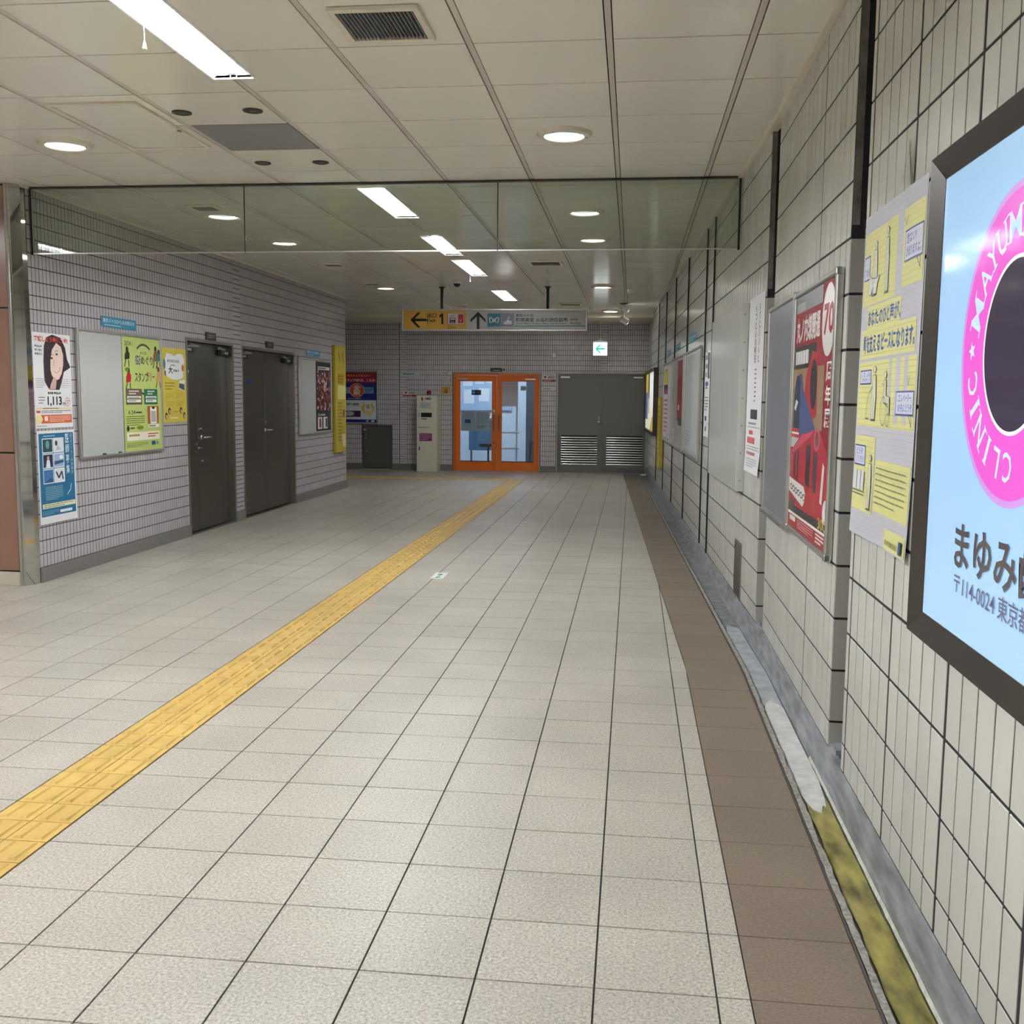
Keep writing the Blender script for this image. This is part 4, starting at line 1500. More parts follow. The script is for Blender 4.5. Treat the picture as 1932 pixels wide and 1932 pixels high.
wall_card('bell_sign', 'square amber sign with a black bell symbol beside the orange door', 'sign', -3.73, 1.515, 0.19, 0.132, 0.004, lambda p: (p.arc(0.52, 0.42, 0.13, 0.18, 0.012, 0x2a2018), p.rect(0.34, 0.12, 0.70, 0.22, 0x2a2018), p.poly([(0.46, 0.6), (0.58, 0.6), (0.52, 0.78)], 0x2a2018)), 0xd09a4c)
wall_card('white_notice', 'narrow white notice under the right-hand AED sign', 'notice', -1.741, 1.585, 0.245, 0.068, 0.002, lambda p: p.fine(0.1, 0.35, 0.9, 0.75, 1, 0x55504c, 0.4, 8), 0xcfcfcf)

# ---- orange glazed double door
d3 = struct('door_3', 'orange framed glazed double door to the station office', loc=(-3.502, BY, 0))
w, h = 1.73, 1.93
m = MB()
m.box(0, 0.022, -0.02, 0.10, 0, h)
m.box(w - 0.022, w, -0.02, 0.10, 0, h)
m.box(0.022, w - 0.022, -0.02, 0.10, h - 0.022, h)
m.build('outer_frame', M_STEEL, d3, bev=0.002)
m = MB()
m.box(0.023, 0.045, -0.012, 0.08, 0, h - 0.0225)
m.box(w - 0.045, w - 0.023, -0.012, 0.08, 0, h - 0.0225)
m.box(0.045, w - 0.045, -0.012, 0.08, h - 0.055, h - 0.0225)
m.build('door_frame', M_ORANGE, d3)
for (a, b, g0, g1) in ((0.047, 0.866, 0.149, 0.774), (0.872, 1.683, 0.972, 1.605)):
    lf = MB()
    z0, z1 = 0.012, h - 0.058
    lf.box(a, g0, 0.012, 0.052, z0, z1)
    lf.box(g1, b, 0.012, 0.052, z0, z1)
    lf.box(g0, g1, 0.012, 0.052, z0, 0.19)
    lf.box(g0, g1, 0.012, 0.052, 1.755, z1)
    lo = lf.build('leaf', M_ORANGE, d3, bev=0.002)
    MB().box(g0 + 0.001, g1 - 0.001, 0.030, 0.036, 0.191, 1.754).build('glass', M_GLASSD, lo)
    MB().box(g0, g1, 0.006, 0.012, 0.19, 0.202).build('glazing_bead', M_BLACK, lo)
    hx = b - 0.05 if a < 0.5 else a + 0.05
    m = MB()
    m.tube([(hx, 0.012, 0.80), (hx, -0.03, 0.80), (hx, -0.03, 1.10), (hx, 0.012, 1.10)], 0.009, 8)
    m.build('pull_handle', M_STEELD, lo)
    cxp = a + 0.05 if a < 0.5 else b - 0.25
    MB().box(cxp, cxp + 0.2, -0.03, 0.012, 1.785, 1.815).build('door_closer', M_ALU, lo, bev=0.003)
    if a < 0.5:
        MB().cyl((hx, 0.012, 0.56), (hx, 0.0, 0.56), 0.014, 12).build('lock', M_BLACK, lo)
        MB().box(hx - 0.022, hx + 0.022, 0.010, 0.012, 1.16, 1.205).build('sticker', M_PAPER, lo)
MB().box(0.045, w - 0.045, 0.0, 0.06, 0, 0.008).build('threshold', M_STEEL, d3)
# papers on the inside of the left pane
t = thing('door_notice', 'white paper notices taped inside the left pane of the orange door', 'notice', (-3.345, BY + 0.0405, 0.79))
for i in range(2):
    o = MB().box(i * 0.29, i * 0.29 + 0.285, 0, 0.001, 0, 0.40).build('sheet', M_PAPER, t)
p = Print(0.58, 0.40, 0.0)
p.rect(0.14, 0.38, 0.34, 0.55, 0x2f6ca4)
p.fine(0.06, 0.62, 0.44, 0.92, 4, 0xb4b4b8, 0.3, 3)
p.fine(0.56, 0.35, 0.94, 0.92, 9, 0x9a9a9c, 0.3, 4)
p.fine(0.56, 0.12, 0.9, 0.28, 2, 0x4a4a4c, 0.35, 5)
p.done(t)
t = thing('office_logo_sticker', 'small blue and black logo sticker on the orange door glass', 'sticker', (-3.135, BY + 0.0405, 1.49))
sheet(t, 0.19, 0.10, 0.001, col=0x17192a, name='film')
p = Print(0.19, 0.10, -0.001)
p.rect(0.0, 0.0, 0.46, 1.0, 0x1c5f8c)
p.poly([(0.08, 0.3), (0.16, 0.75), (0.23, 0.45), (0.30, 0.75), (0.38, 0.3), (0.30, 0.5), (0.23, 0.3), (0.16, 0.5)], 0xc8e0ec)
p.fine(0.52, 0.35, 0.92, 0.65, 1, 0xa05050, 0.8, 2)
p.done(t)
t = thing('office_name_plate', 'small dark name plate above the orange door', 'sign', **on_back(-2.758, 1.944, 0.0065))
MB().box(0, 0.235, -0.012, 0, 0, 0.072).build('plate', M_DARKF, t, bev=0.002)
p = Print(0.235, 0.072, -0.012)
p.text('駅事務室', 0.2, 0.15, 0.85, 0.5, 0xb4b4b0, 0.02)
p.done(t)
t = MB().lathe([(0.018, 0), (0.018, 0.012), (0.0001, 0.014)], (0, 0, 0), 14).build('wall_button', M_BLACK)
t.location = (-2.49, BY - 0.0065, 1.985)
t.rotation_euler = (PI / 2, 0, 0)
tag(t, 'tiny black round fitting beside the name plate over the orange door', 'wall fitting')

# ---- grey louvred double door
d4 = struct('door_4', 'wide grey steel double door with louvres at the right end of the back wall', loc=(-1.463, BY, 0))
w, h = 1.752, 1.945
m = MB()
m.box(0, 0.03, -0.015, 0.08, 0, h)
m.box(w - 0.03, w, -0.015, 0.08, 0, h)
m.box(0.03, w - 0.03, -0.015, 0.08, h - 0.03, h)
m.build('frame', M_STEEL, d4, bev=0.002)
mid = 0.888
for n, (a, b, l0, l1) in enumerate(((0.033, mid - 0.002, 0.105, 0.80), (mid + 0.002, w - 0.033, 0.978, 1.672))):
    q = MB()
    for r_ in rsub((a, b, 0.012, h - 0.033), [(l0, l1, 0.16, 0.73)]):
        q.box(r_[0], r_[1], 0.0, 0.04, r_[2], r_[3])
    lf = q.build('leaf', M_GREYD, d4)
    MB().box(l0, l1, 0.036, 0.04, 0.16, 0.73).build('louvre_back', M_BLACK, lf)
    nl = 12
    sl = MB()
    pr = [(0.034 - 0.036 * math.sin(q_), 0.034 * math.cos(q_)) for q_ in [k_ * PI / 2 / 7 for k_ in range(8)]]
    sl.idx([(l0, y_, z_) for y_, z_ in pr] + [(l1, y_, z_) for y_, z_ in pr], [(k_, 8 + k_, 9 + k_, k_ + 1) for k_ in range(7)])
    sl.idx([(l0, -0.002, 0.0), (l1, -0.002, 0.0), (l1, 0.002, -0.002), (l0, 0.002, -0.002)], [(0, 1, 2, 3)])
    sme = sl.mesh('louvre_slat', M('louvre_steel', sr(190, 188, 184), 0.2, metal=1.0))
    for k in range(nl):
        link('louvre_slat', sme, lf, smooth=True, loc=(0, 0, 0.165 + 0.565 * k / nl))
    c0 = a + 0.045 if n == 0 else b - 0.24
    MB().box(c0, c0 + 0.18, -0.035, 0.0, 1.83, 1.865).build('door_closer', M_ALU, lf, bev=0.003)
    if n == 0:
        m = MB()
        m.cyl((mid - 0.06, 0, 0.99), (mid - 0.06, -0.035, 0.99), 0.022, 14)
        m.cyl((mid - 0.06, -0.03, 0.99), (mid - 0.06, -0.05, 0.99), 0.03, 14)
        m.build('knob', M_CHROME, lf, smooth=True)
        MB().box(mid - 0.075, mid - 0.045, -0.008, 0, 1.03, 1.10).build('lock_plate', M_GREY, lf)
        MB().cyl((0.27, 0, 1.03), (0.27, -0.004, 1.03), 0.024, 14).build('cover_disc', M_GREYD, lf)
MB().box(0.03, w - 0.03, 0.0, 0.05, 0, 0.008).build('threshold', M_STEEL, d4)
MB().box(0.0, w, 0.085, 0.10, 0, h).build('shadow_back', M_BLACK, d4)
MB().box(0, 0.613, 0.07, 0.08, 0, 0.88).build('shadow_back', M_BLACK, d5)

# ---- office seen through the glazed door
OX, OY, ow, od, oh = -4.4, BY + 0.12, 3.1, 3.4, 2.6
for nm, q, mm in (('wall_office_back', (0, ow, od, od + 0.05, 0, oh), M_OWALL), ('wall_office_left', (-0.05, 0, 0, od, 0, oh), M_OWALL), ('wall_office_right', (ow, ow + 0.05, 0, od, 0, oh), M_OWALL),
                  ('ceiling_office', (0, ow, 0, od, oh, oh + 0.05), M_OWALL), ('floor_office', (0, ow, -0.1, od, -0.05, 0), M('office_floor', sr(150, 158, 160), 0.3))):
    o = MB().box(OX + q[0], OX + q[1], OY + q[2], OY + q[3], q[4], q[5]).build(nm, mm, kind='structure')
    o['label'] = 'pale shell of the office behind the orange door'
t = thing('office_ceiling_light', 'ceiling light inside the office behind the orange door', 'ceiling light', (-3.0, BY + 1.9, 2.59))
MB().box(-0.9, 0.9, -0.3, 0.3, -0.04, 0).build('lamp_panel', M_OLAMP, t)
t = thing('office_counter', 'pale blue office counter seen through the left door pane', 'counter', (-3.75, BY + 1.7, 0))
MB().box(0.30, 0.86, 0, 0.5, 0.32, 0.98).build('front_panel', M_OBLUE, t)
MB().box(-0.2, 0.95, -0.05, 0.55, 0.98, 1.02).build('worktop', M_WHITE, t)
for xx in (0.32, 0.84):
    MB().box(xx - 0.02, xx + 0.02, 0.2, 0.24, 0, 0.32).build('leg', M_GREY, t)
t = thing('office_partition', 'white office partition at the left of the counter', 'partition', (-4.2, BY + 1.0, 0))
MB().box(0, 0.62, 0, 0.04, 0.05, 1.05).build('panel', M_WHITE, t)
MB().box(0, 0.62, -0.02, 0.06, 0, 0.05).build('foot', M_GREY, t)
t = thing('office_chair', 'office swivel chair legs in front of the blue counter', 'chair', (-2.98, BY + 1.35, 0))
m = MB()
for k in range(5):
    an = 2 * PI * k / 5
    m.tube([(0, 0, 0.09), (0.22 * math.cos(an), 0.22 * math.sin(an), 0.05)], 0.015, 6)
m.build('base', M_BLACK, t)
MB().cyl((0, 0, 0.08), (0, 0, 0.42), 0.02, 10).build('column', M_BLACK, t)
MB().cyl((0, 0, 0.42), (0, 0, 0.48), 0.2, 18).build('seat', M_BLACK, t)
t = thing('office_notice_board', 'papers and notices on the office wall behind the left pane', 'notice board', (-3.95, BY + 3.45, 1.15))
MB().box(0, 1.2, 0, 0.02, 0, 1.0).build('panel', M('notice_panel', sr(170, 190, 215), 0.5), t)
for k, (x, z, a_, b_) in enumerate(((0.08, 0.55, 0.22, 0.3), (0.36, 0.6, 0.2, 0.28), (0.62, 0.62, 0.25, 0.3), (0.1, 0.15, 0.24, 0.32), (0.45, 0.2, 0.24, 0.3), (0.9, 0.5, 0.2, 0.4))):
    MB().box(x, x + a_, -0.004, -0.0005, z, z + b_).build('sheet', M_PAPER, t)
t = thing('office_whiteboard', 'tall white cabinet panel behind the right door pane', 'whiteboard', (-2.72, BY + 0.75, 0))
MB().box(0, 0.42, 0, 0.06, 1.27, 2.0).build('panel', M_WHITE, t)
for xx in (0.06, 0.40):
    MB().box(xx - 0.016, xx + 0.016, 0.02, 0.05, 0.06, 1.27).build('post', M_WHITE, t)
MB().box(0.0, 0.46, -0.02, 0.10, 0.08, 0.11).build('foot', M_WHITE, t)
for zz in (0.40, 0.72):
    MB().box(0.0, 0.44, 0.0, 0.06, zz, zz + 0.03).build('rail', M_WHITE, t)
for xx in (0.03, 0.43):
    MB().cyl((xx, 0.04, 0.0), (xx, 0.04, 0.075), 0.028, 10).build('castor', M_BLACK, t)
t = thing('office_locker', 'dark grey locker at the right of the office behind the door', 'locker', (-2.25, BY + 1.9, 0))
MB().box(0, 0.85, 0, 0.5, 0, 1.95).build('body', M('locker_grey', sr(92, 104, 118), 0.4), t)
for k in range(2):
    MB().box(0.02 + k * 0.415, 0.41 + k * 0.415, -0.012, 0, 0.06, 1.9).build('door', M('locker_grey', sr(92, 104, 118), 0.4), t)
for k, (x, z) in enumerate(((0.25, 1.5), (0.5, 1.2), (0.2, 0.95))):
    MB().box(x, x + 0.16, -0.016, -0.0125, z, z + 0.2).build('sheet', M_PAPER, t)
t = thing('folded_umbrellas', 'dark blue folded umbrellas standing behind the right door pane', 'umbrella', (-2.1, BY + 1.25, 0))
for k in range(4):
    m = MB()
    x = k * 0.09
    m.cyl((x, 0, 0.02), (x + 0.02, 0.02, 0.55), 0.012, 10, 0.035)
    m.cyl((x + 0.02, 0.02, 0.55), (x + 0.025, 0.02, 0.8), 0.012, 10, 0.01)
    m.build('umbrella', M('umbrella_navy', sr(44, 52, 92), 0.6), t)
t = thing('window_sign', 'small white notice card inside the right door pane', 'notice', (-2.17, BY + 0.0405, 1.585))
MB().box(0, 0.13, 0, 0.001, 0, 0.09).build('card', M_PAPER, t)
p = Print(0.13, 0.09, 0.0)
p.fine(0.1, 0.15, 0.9, 0.7, 2, 0x555560, 0.45, 3)
p.done(t)

# ================================================================== HANGING SIGN
SY = 14.15
t = thing('hanging_sign', 'long yellow and grey exit and office sign hanging from the ceiling', 'sign', (-3.228, SY, 2.367))
W, H = 2.588, 0.298
frame4(t, W, H, 0.02, 0.13, 0.0, M_ALU, bev=0.004)
m = MB()
m.box(0.012, W - 0.012, 0.012, 0.11, 0.012, H - 0.012)
m.build('body', M_GREY, t)
p = Print(W, H, 0.012)
p.rect(0.01, 0.07, 0.355, 0.93, 0xd6a648)
p.rect(0.355, 0.07, 0.99, 0.93, 0xb9b7b4)


def arrow(p, cu, cv, r, wd, col, ang):
    # arrow with chevron head; sizes in metres
    ca, sa = math.cos(ang), math.sin(ang)

    def q(x, y):
        return (cu + (x * ca - y * sa) / p.w, cv + (x * sa + y * ca) / p.h)
    p.poly([q(-r, -wd / 2), q(r * 0.75, -wd / 2), q(r * 0.75, wd / 2), q(-r, wd / 2)], col)
    for s in (1, -1):
        p.poly([q(r, 0), q(r * 0.1, s * r * 0.9), q(r * 0.1 - wd * 1.05, s * r * 0.9), q(r - wd * 1.25, 0)] if s > 0 else [q(r, 0), q(r - wd * 1.25, 0), q(r * 0.1 - wd * 1.05, -r * 0.9), q(r * 0.1, -r * 0.9)], col)


arrow(p, 0.092, 0.495, 0.116, 0.036, 0x17130f, PI)
p.text('出口', 0.138, 0.60, 0.190, 0.815, 0x231d12, 0.01)
p.text('Exit', 0.138, 0.40, 0.186, 0.55, 0x231d12, 0.02)
p.text('출구', 0.138, 0.30, 0.165, 0.37, 0x3a2f1c)
p.poly([(0.2165, 0.30), (0.227, 0.30), (0.227, 0.80), (0.2195, 0.80), (0.206, 0.70), (0.206, 0.60), (0.2165, 0.66)], 0x17130f, True)
p.rect(0.249, 0.28, 0.345, 0.83, 0x5c4a3c)
p.rect(0.2515, 0.295, 0.3425, 0.815, 0xd8cfc8)
p.rect(0.308, 0.35, 0.337, 0.76, 0xc02840)
p.line([(0.318, 0.52), (0.321, 0.46), (0.327, 0.52)], 0.006, 0xe8c4c8)
p.line([(0.321, 0.46), (0.321, 0.40)], 0.006, 0xe8c4c8)
p.rect(0.262, 0.35, 0.294, 0.60, 0x2a2622)
p.rect(0.265, 0.50, 0.291, 0.57, 0xd8cfc8)
p.rect(0.268, 0.37, 0.288, 0.43, 0x8a8078)
p.line([(0.268, 0.66), (0.27, 0.72)], 0.006, 0x2a2622)
p.line([(0.272, 0.64), (0.290, 0.74)], 0.006, 0x2a2622)
p.text('25m', 0.252, 0.10, 0.297, 0.23, 0x3a2f1c)
arrow(p, 0.4165, 0.48, 0.118, 0.038, 0x17130f, PI / 2)
p.rect(0.467, 0.19, 0.539, 0.80, 0x17778c)
p.rect(0.541, 0.19, 0.612, 0.80, 0x847c98)
wh = 0xdfe6e8
p.line([(0.481, 0.38), (0.478, 0.60), (0.490, 0.60), (0.503, 0.40), (0.516, 0.60), (0.528, 0.60), (0.525, 0.38)], 0.013, wh)
p.line([(0.481, 0.38), (0.492, 0.38), (0.503, 0.56), (0.514, 0.38), (0.525, 0.38)], 0.010, wh)
p.poly([(0.553, 0.42), (0.557, 0.30), (0.598, 0.30), (0.598, 0.44), (0.585, 0.47), (0.577, 0.54), (0.570, 0.46), (0.560, 0.40)], wh)
p.ell(0.582, 0.60, 0.005, 0.045, wh, 12)
p.text('東京メトロ', 0.619, 0.635, 0.712, 0.775, 0x26221f, 0.02)
p.text('駅事務室 お忘れ物取扱所', 0.619, 0.40, 0.898, 0.60, 0x1c1917, 0.02)
p.text('Tokyo Metro Station Office, Lost & Found', 0.619, 0.29, 0.888, 0.37, 0x26221f, 0.02)
p.text('站务室', 0.910, 0.47, 0.952, 0.575, 0x26221f, 0.01)
p.text('역사무실', 0.910, 0.29, 0.967, 0.39, 0x26221f, 0.01)
p.rect(0.616, 0.20, 0.988, 0.245, 0x246f80)
p.done(t, M_INKG, pic='sign_face')
for x in (-2.668 + 3.228, -1.19 + 3.228):
    q = MB()
    q.cyl((x, 0.065, H), (x, 0.065, HC - 2.367 - 0.001), 0.022, 14)
    q.cyl((x, 0.065, HC - 2.367 - 0.02), (x, 0.065, HC - 2.367 - 0.001), 0.03, 16, 0.05)
    q.build('hanger_rod', M_BLACK, t)

# green exit sign
t = thing('exit_light_sign', 'small lit white sign with green left arrow hanging near the back wall', 'sign', (-0.751, 19.2, 2.238))
MB().box(0, 0.27, 0, 0.07, 0, 0.25).build('body', M_WHITE, t, bev=0.006)
p = Print(0.27, 0.25, -0.0002)
p.rect(0.02, 0.02, 0.98, 0.98, 0xf4fbfa)
arrow(p, 0.49, 0.5, 0.088, 0.03, 0x008e76, PI)
p.fine(0.68, 0.20, 0.9, 0.26, 1, 0x6ab4c4, 0.8, 3)
p.done(t, M_LITS, pic='lit_face')
MB().plate([(0.02, 0.25), (0.25, 0.25), (0.25, 0.272), (0.16, 0.285), (0.145, 0.31), (0.125, 0.31), (0.11, 0.285), (0.02, 0.272)], 0.01, 0.06).build('top_bracket', M_WHITE, t)
MB().cyl((0.135, 0.035, 0.30), (0.135, 0.035, 2.8745 - 2.238), 0.008, 10).build('rod', M_WHITE, t)
t = MB().box(-0.03, 0.03, -0.03, 0.0, -0.04, 0.04).build('wall_sensor', M_WHITE, bev=0.005)
t.location = (-1.52, BY - 0.0066, 2.26)
tag(t, 'tiny white wall sensor on the back wall tiles above the AED sign', 'sensor')

# ================================================================== RIGHT WALL THINGS
# ---- yellow manners poster, near section
def ywave(u, v):
    a = max(0.0, 0.35 - v) / 0.35
    return -0.003 - 0.010 * a * a * (0.6 + 0.4 * math.sin(u * 7.5 + 0.5)) - 0.0015 * math.sin(u * 19 + v * 5)


t = thing('manners_poster', 'large yellow and lilac poster of line-drawn passengers, beside the lit advertisement', 'poster', **on_right(3.625, 1.01, 0.0))
W, H = 0.735, 1.05
sheet(t, W, H, disp=ywave, m=M_INK, col=0xc4c2cb)
p = Print(W, H, -0.0004, disp=ywave, step=0.00006)
YE, BL, GR = 0xdcd88e, 0x3a4e9c, 0xc4c2cb
for k in range(60):
    v = k / 60.0
    p.line([(q / 32.0, v) for q in range(33)], 0.0008, 0xa9a7b4)
for k in range(40):
    p.line([(k / 40.0, q / 32.0) for q in range(33)], 0.0006, 0xa9a7b4)
p.n = 3
p.rect(0.02, 0.72, 0.60, 0.945, YE)
p.rect(0.69, 0.735, 0.985, 0.945, YE)
p.rect(0.12, 0.64, 0.70, 0.715, YE)
p.rect(0.03, 0.555, 0.95, 0.645, YE)
p.rect(0.02, 0.345, 0.985, 0.545, YE)
p.rect(0.58, 0.42, 0.62, 0.545, GR)
p.rect(0.68, 0.36, 0.74, 0.545, GR)
p.rect(0.80, 0.36, 0.86, 0.545, GR)
p.rect(0.02, 0.08, 0.40, 0.315, YE)
p.rect(0.42, 0.095, 0.985, 0.25, YE)
p.rect(0.63, 0.005, 0.985, 0.062, YE)
p.text('あなたのひと声が、', 0.15, 0.652, 0.70, 0.703, 0x2a50a8, 0.02)
p.text('動を支えるピースになります。', 0.07, 0.570, 0.94, 0.628, 0x2a50a8, 0.025)


def bubble(u0, v0, u1, v1, lines, tail):
    p.rect(u0, v0, u1, v1, BL)
    p.rect(u0 + 0.006, v0 + 0.0045, u1 - 0.006, v1 - 0.0045, 0xd4d4e2)
    if tail:
        p.line([(u1 - 0.07, v0 + 0.003), (u1 - 0.02, v0 - 0.03), (u1 - 0.025, v0 + 0.003)], 0.003, BL)
    n = len(lines)
    for k, s_ in enumerate(lines):
        a = v1 - (v1 - v0) * (0.12 + 0.8 * k / n)
        b = v1 - (v1 - v0) * (0.12 + 0.8 * (k + 0.85) / n)
        p.text(s_, u0 + 0.03, b, min(u1 - 0.02, u0 + 0.03 + 0.036 * len(s_)), a, 0x4a5ab0, 0.01)


bubble(0.72, 0.80, 0.975, 0.885, ('危ない!', 'がありますよ。'), True)
bubble(0.03, 0.80, 0.15, 0.875, ('', 'すか?'), False)
bubble(0.05, 0.475, 0.27, 0.52, ('しましょうか?',), False)
bubble(0.71, 0.385, 0.975, 0.452, ('エレベーター、', 'お先にどうぞ'), True)
bubble(0.03, 0.22, 0.22, 0.285, ('どうぞ', 'してください'), False)
LN_ = 0x4c4c5c


def person(u, v0, h, mode):
    # line figure: filled pale body with dark outline strokes
    w_ = 0.035
    p.ell(u, v0 + h * 0.93, 0.021, h * 0.062, LN_, 16)
    p.ell(u, v0 + h * 0.93, 0.017, h * 0.054, 0xd8d8d0, 16)
    body = [(u - w_ * 0.6, v0 + h * 0.83), (u + w_ * 0.6, v0 + h * 0.83), (u + w_, v0 + h * 0.45), (u + w_ * 0.8, v0 + h * 0.02), (u - w_ * 0.8, v0 + h * 0.02), (u - w_, v0 + h * 0.45)]
    p.poly(body, 0xd2d2bc)
    p.line(body + [body[0]], 0.0022, LN_)
    p.line([(u, v0 + h * 0.42), (u, v0 + h * 0.03)], 0.002, LN_)
    p.line([(u - 0.04, v0), (u + 0.045, v0)], 0.003, LN_)
    if mode == 'cane':
        p.line([(u + 0.03, v0 + h * 0.55), (u + 0.10, v0)], 0.002, 0xf0f0f0)
    if mode == 'dog':
        d = [(u - 0.10, v0 + h * 0.05), (u - 0.11, v0 + h * 0.28), (u - 0.09, v0 + h * 0.40), (u - 0.05, v0 + h * 0.33), (u + 0.03, v0 + h * 0.30), (u + 0.08, v0 + h * 0.34), (u + 0.05, v0 + h * 0.22), (u + 0.03, v0 + h * 0.02), (u + 0.0, v0 + h * 0.02), (u - 0.02, v0 + h * 0.16), (u - 0.06, v0 + h * 0.02)]
        p.poly(d, 0xd8d8cc)
        p.line(d + [d[0]], 0.0022, LN_)
    if mode == 'bag':
        d = [(u - 0.09, v0 + h * 0.5), (u - 0.13, v0 + h * 0.25), (u - 0.15, v0 + h * 0.03), (u - 0.08, v0 + h * 0.03)]
        p.line([(u - 0.02, v0 + h * 0.62)] + d, 0.003, LN_)


person(0.25, 0.745, 0.165, 'dog')
person(0.46, 0.74, 0.19, 'cane')
person(0.34, 0.365, 0.165, 'bag')
# wheelchair
p.ell(0.53, 0.50, 0.021, 0.011, LN_, 14)
p.ell(0.53, 0.50, 0.017, 0.009, 0xd8d8d0, 14)
b_ = [(0.51, 0.485), (0.55, 0.485), (0.555, 0.44), (0.62, 0.435), (0.625, 0.385), (0.605, 0.385), (0.60, 0.415), (0.51, 0.42)]
p.poly(b_, 0xd2d2bc)
p.line(b_ + [b_[0]], 0.0022, LN_)
p.arc(0.51, 0.395, 0.052, 0.042, 0.0025, LN_)
p.arc(0.60, 0.37, 0.026, 0.018, 0.0025, LN_)
p.line([(0.48, 0.475), (0.51, 0.47), (0.51, 0.42), (0.61, 0.405)], 0.0025, LN_)
person(0.345, 0.092, 0.17, '')
for k in range(3):
    p.rect(0.05 + k * 0.065, 0.145, 0.105 + k * 0.065, 0.205, 0xd4d4d8)
p.line([(0.04, 0.14), (0.25, 0.14)], 0.003, LN_)
p.line([(0.04, 0.13), (0.25, 0.13)], 0.003, LN_)
for (u, v) in ((0.75, 0.91), (0.90, 0.48)):
    for dx in (-0.02, 0.0, 0.02):
        p.line([(u, v - 0.012), (u + dx * 1.6, v + 0.012)], 0.002, BL)
p.fine(0.45, 0.115, 0.94, 0.235, 7, 0x8c8a6c, 0.22, 3)
p.text('東京地下鉄株式会社', 0.68, 0.018, 0.88, 0.034, 0x55543c, 0.01)
p.rect(0.905, 0.012, 0.935, 0.048, 0x2a5a90)
p.rect(0.935, 0.012, 0.955, 0.048, 0x1c1c2c)
p.done(t, M_INK)

# ---- lit advertisement, near section
t = thing('lightbox_advertisement', 'large backlit clinic advertisement in a dark frame on the near right wall', 'advertisement', **on_right(2.612, 0.888, 0.0))
W, H = 1.06, 1.14
bx, fd = 0.055, 0.072
m = MB()
# splayed frame: outer edge proud, inner edge set back
zo, zi = -fd, -0.052
for (a0, b0, a1, b1, c0, e0, c1, e1) in ((0, 0, W, 0, bx, bx, W - bx, bx), (W, 0, W, H, W - bx, bx, W - bx, H - bx), (W, H, 0, H, W - bx, H - bx, bx, H - bx), (0, H, 0, 0, bx, H - bx, bx, bx)):
    dx, dz = (0, 0.012) if b0 == b1 == 0 else (0, -0.012) if b0 == b1 == H else (-0.012, 0) if a0 == a1 == W else (0.012, 0)
    o1 = (a0, zo, b0)
    o2 = (a1, zo, b1)
    m.face([o1, o2, (c1, zi, e1), (c0, zi, e0)])
    m.face([(a0, 0, b0), (a1, 0, b1), o2, o1])
m.build('frame', M_DARKF, t)
MB().box(bx - 0.004, W - bx + 0.004, -0.0505, -0.01, bx - 0.004, H - bx + 0.004).build('light_panel', M_WHITE, t)
sw, sh = W - 2 * bx, H - 2 * bx
p = Print(W, H, -0.0507)
p.rect(bx / W, bx / H, 1 - bx / W, 1 - bx / H, 0xa6cff6)
CU, CV, RR = (2.612 - 2.058) / W, (1.563 - 0.888) / H, 0.311


def disc(r, col, n=64):
    p.ell(CU, CV, r / W, r / H, col, n)


disc(RR, 0xcf9ae8)
disc(0.297, 0xe862d2)
disc(0.172, 0xf2f2fa)
disc(0.164, 0x40384a)
# ring lettering, clockwise, tops outward
def ring_letter(ch, deg, r0, r1, wd, col):
    vs, fs, _ = txt(ch, 0.008)
    th = math.radians(deg)
    pts = []
    for a, b in vs:
        rad = r0 + (r1 - r0) * b
        off = (a - 0.5) * wd
        # outward direction
        ox, oz = math.cos(th), math.sin(th)
        tx, tz = math.sin(th), -math.cos(th)      # clockwise tangent
        pts.append(p._p(CU + (ox * rad + tx * off) / W, CV + (oz * rad + tz * off) / H))
    p.t.col = sr(col)
    p.t.idx(pts, fs)
    p.n += 1


for ch, dg, wd in (('M', 161, 0.062), ('A', 142, 0.052), ('Y', 128, 0.05), ('U', 114, 0.05), ('M', 97, 0.062), ('I', 84, 0.014),
                   ('C', 198, 0.045), ('I', 211, 0.013), ('N', 226, 0.05), ('I', 242, 0.013), ('L', 256, 0.036), ('C', 272, 0.046)):
    ring_letter(ch, dg, 0.203, 0.262, wd, 0xd4e6fa)
    if ch in 'MINAYU':
        # slab serifs
        th = math.radians(dg)
        for rad in ((0.204,) if ch == 'Y' else (0.204, 0.261)):
            for sx in ((-0.5, 0.5) if ch in 'MNA' else (0.0,) if ch in 'I' else (-0.45, 0.45) if rad > 0.23 else (0.0,)):
                if ch == 'A' and rad > 0.23:
                    continue
                ox, oz, tx, tz = math.cos(th), math.sin(th), math.sin(th), -math.cos(th)
                c0, c1 = sx * wd - 0.012, sx * wd + 0.012
                q = [(rad - 0.002, c0), (rad - 0.002, c1), (rad + 0.002, c1), (rad + 0.002, c0)]
                p.poly([(CU + (ox * a + tx * b) / W, CV + (oz * a + tz * b) / H) for a, b in q], 0xd4e6fa, True)
sp = []
for k in range(10):
    rad = 0.021 if k % 2 == 0 else 0.009
    an = PI + k * PI / 5
    sp.append((CU + (-0.236 + rad * math.cos(an)) / W, CV + rad * math.sin(an) / H))
p.poly(sp, 0xd4e6fa)
p.text('まゆみ歯', (2.612 - 2.335) / W, (1.09 - 0.888) / H, (2.612 - 1.835) / W, (1.197 - 0.888) / H, 0x4a464e, 0.02)
p.text('〒114-0024 東京都北', (2.612 - 2.325) / W, (1.035 - 0.888) / H, (2.612 - 1.835) / W, (1.083 - 0.888) / H, 0x62627c, 0.005)
p.done(t, M_LIT, pic='lit_picture')

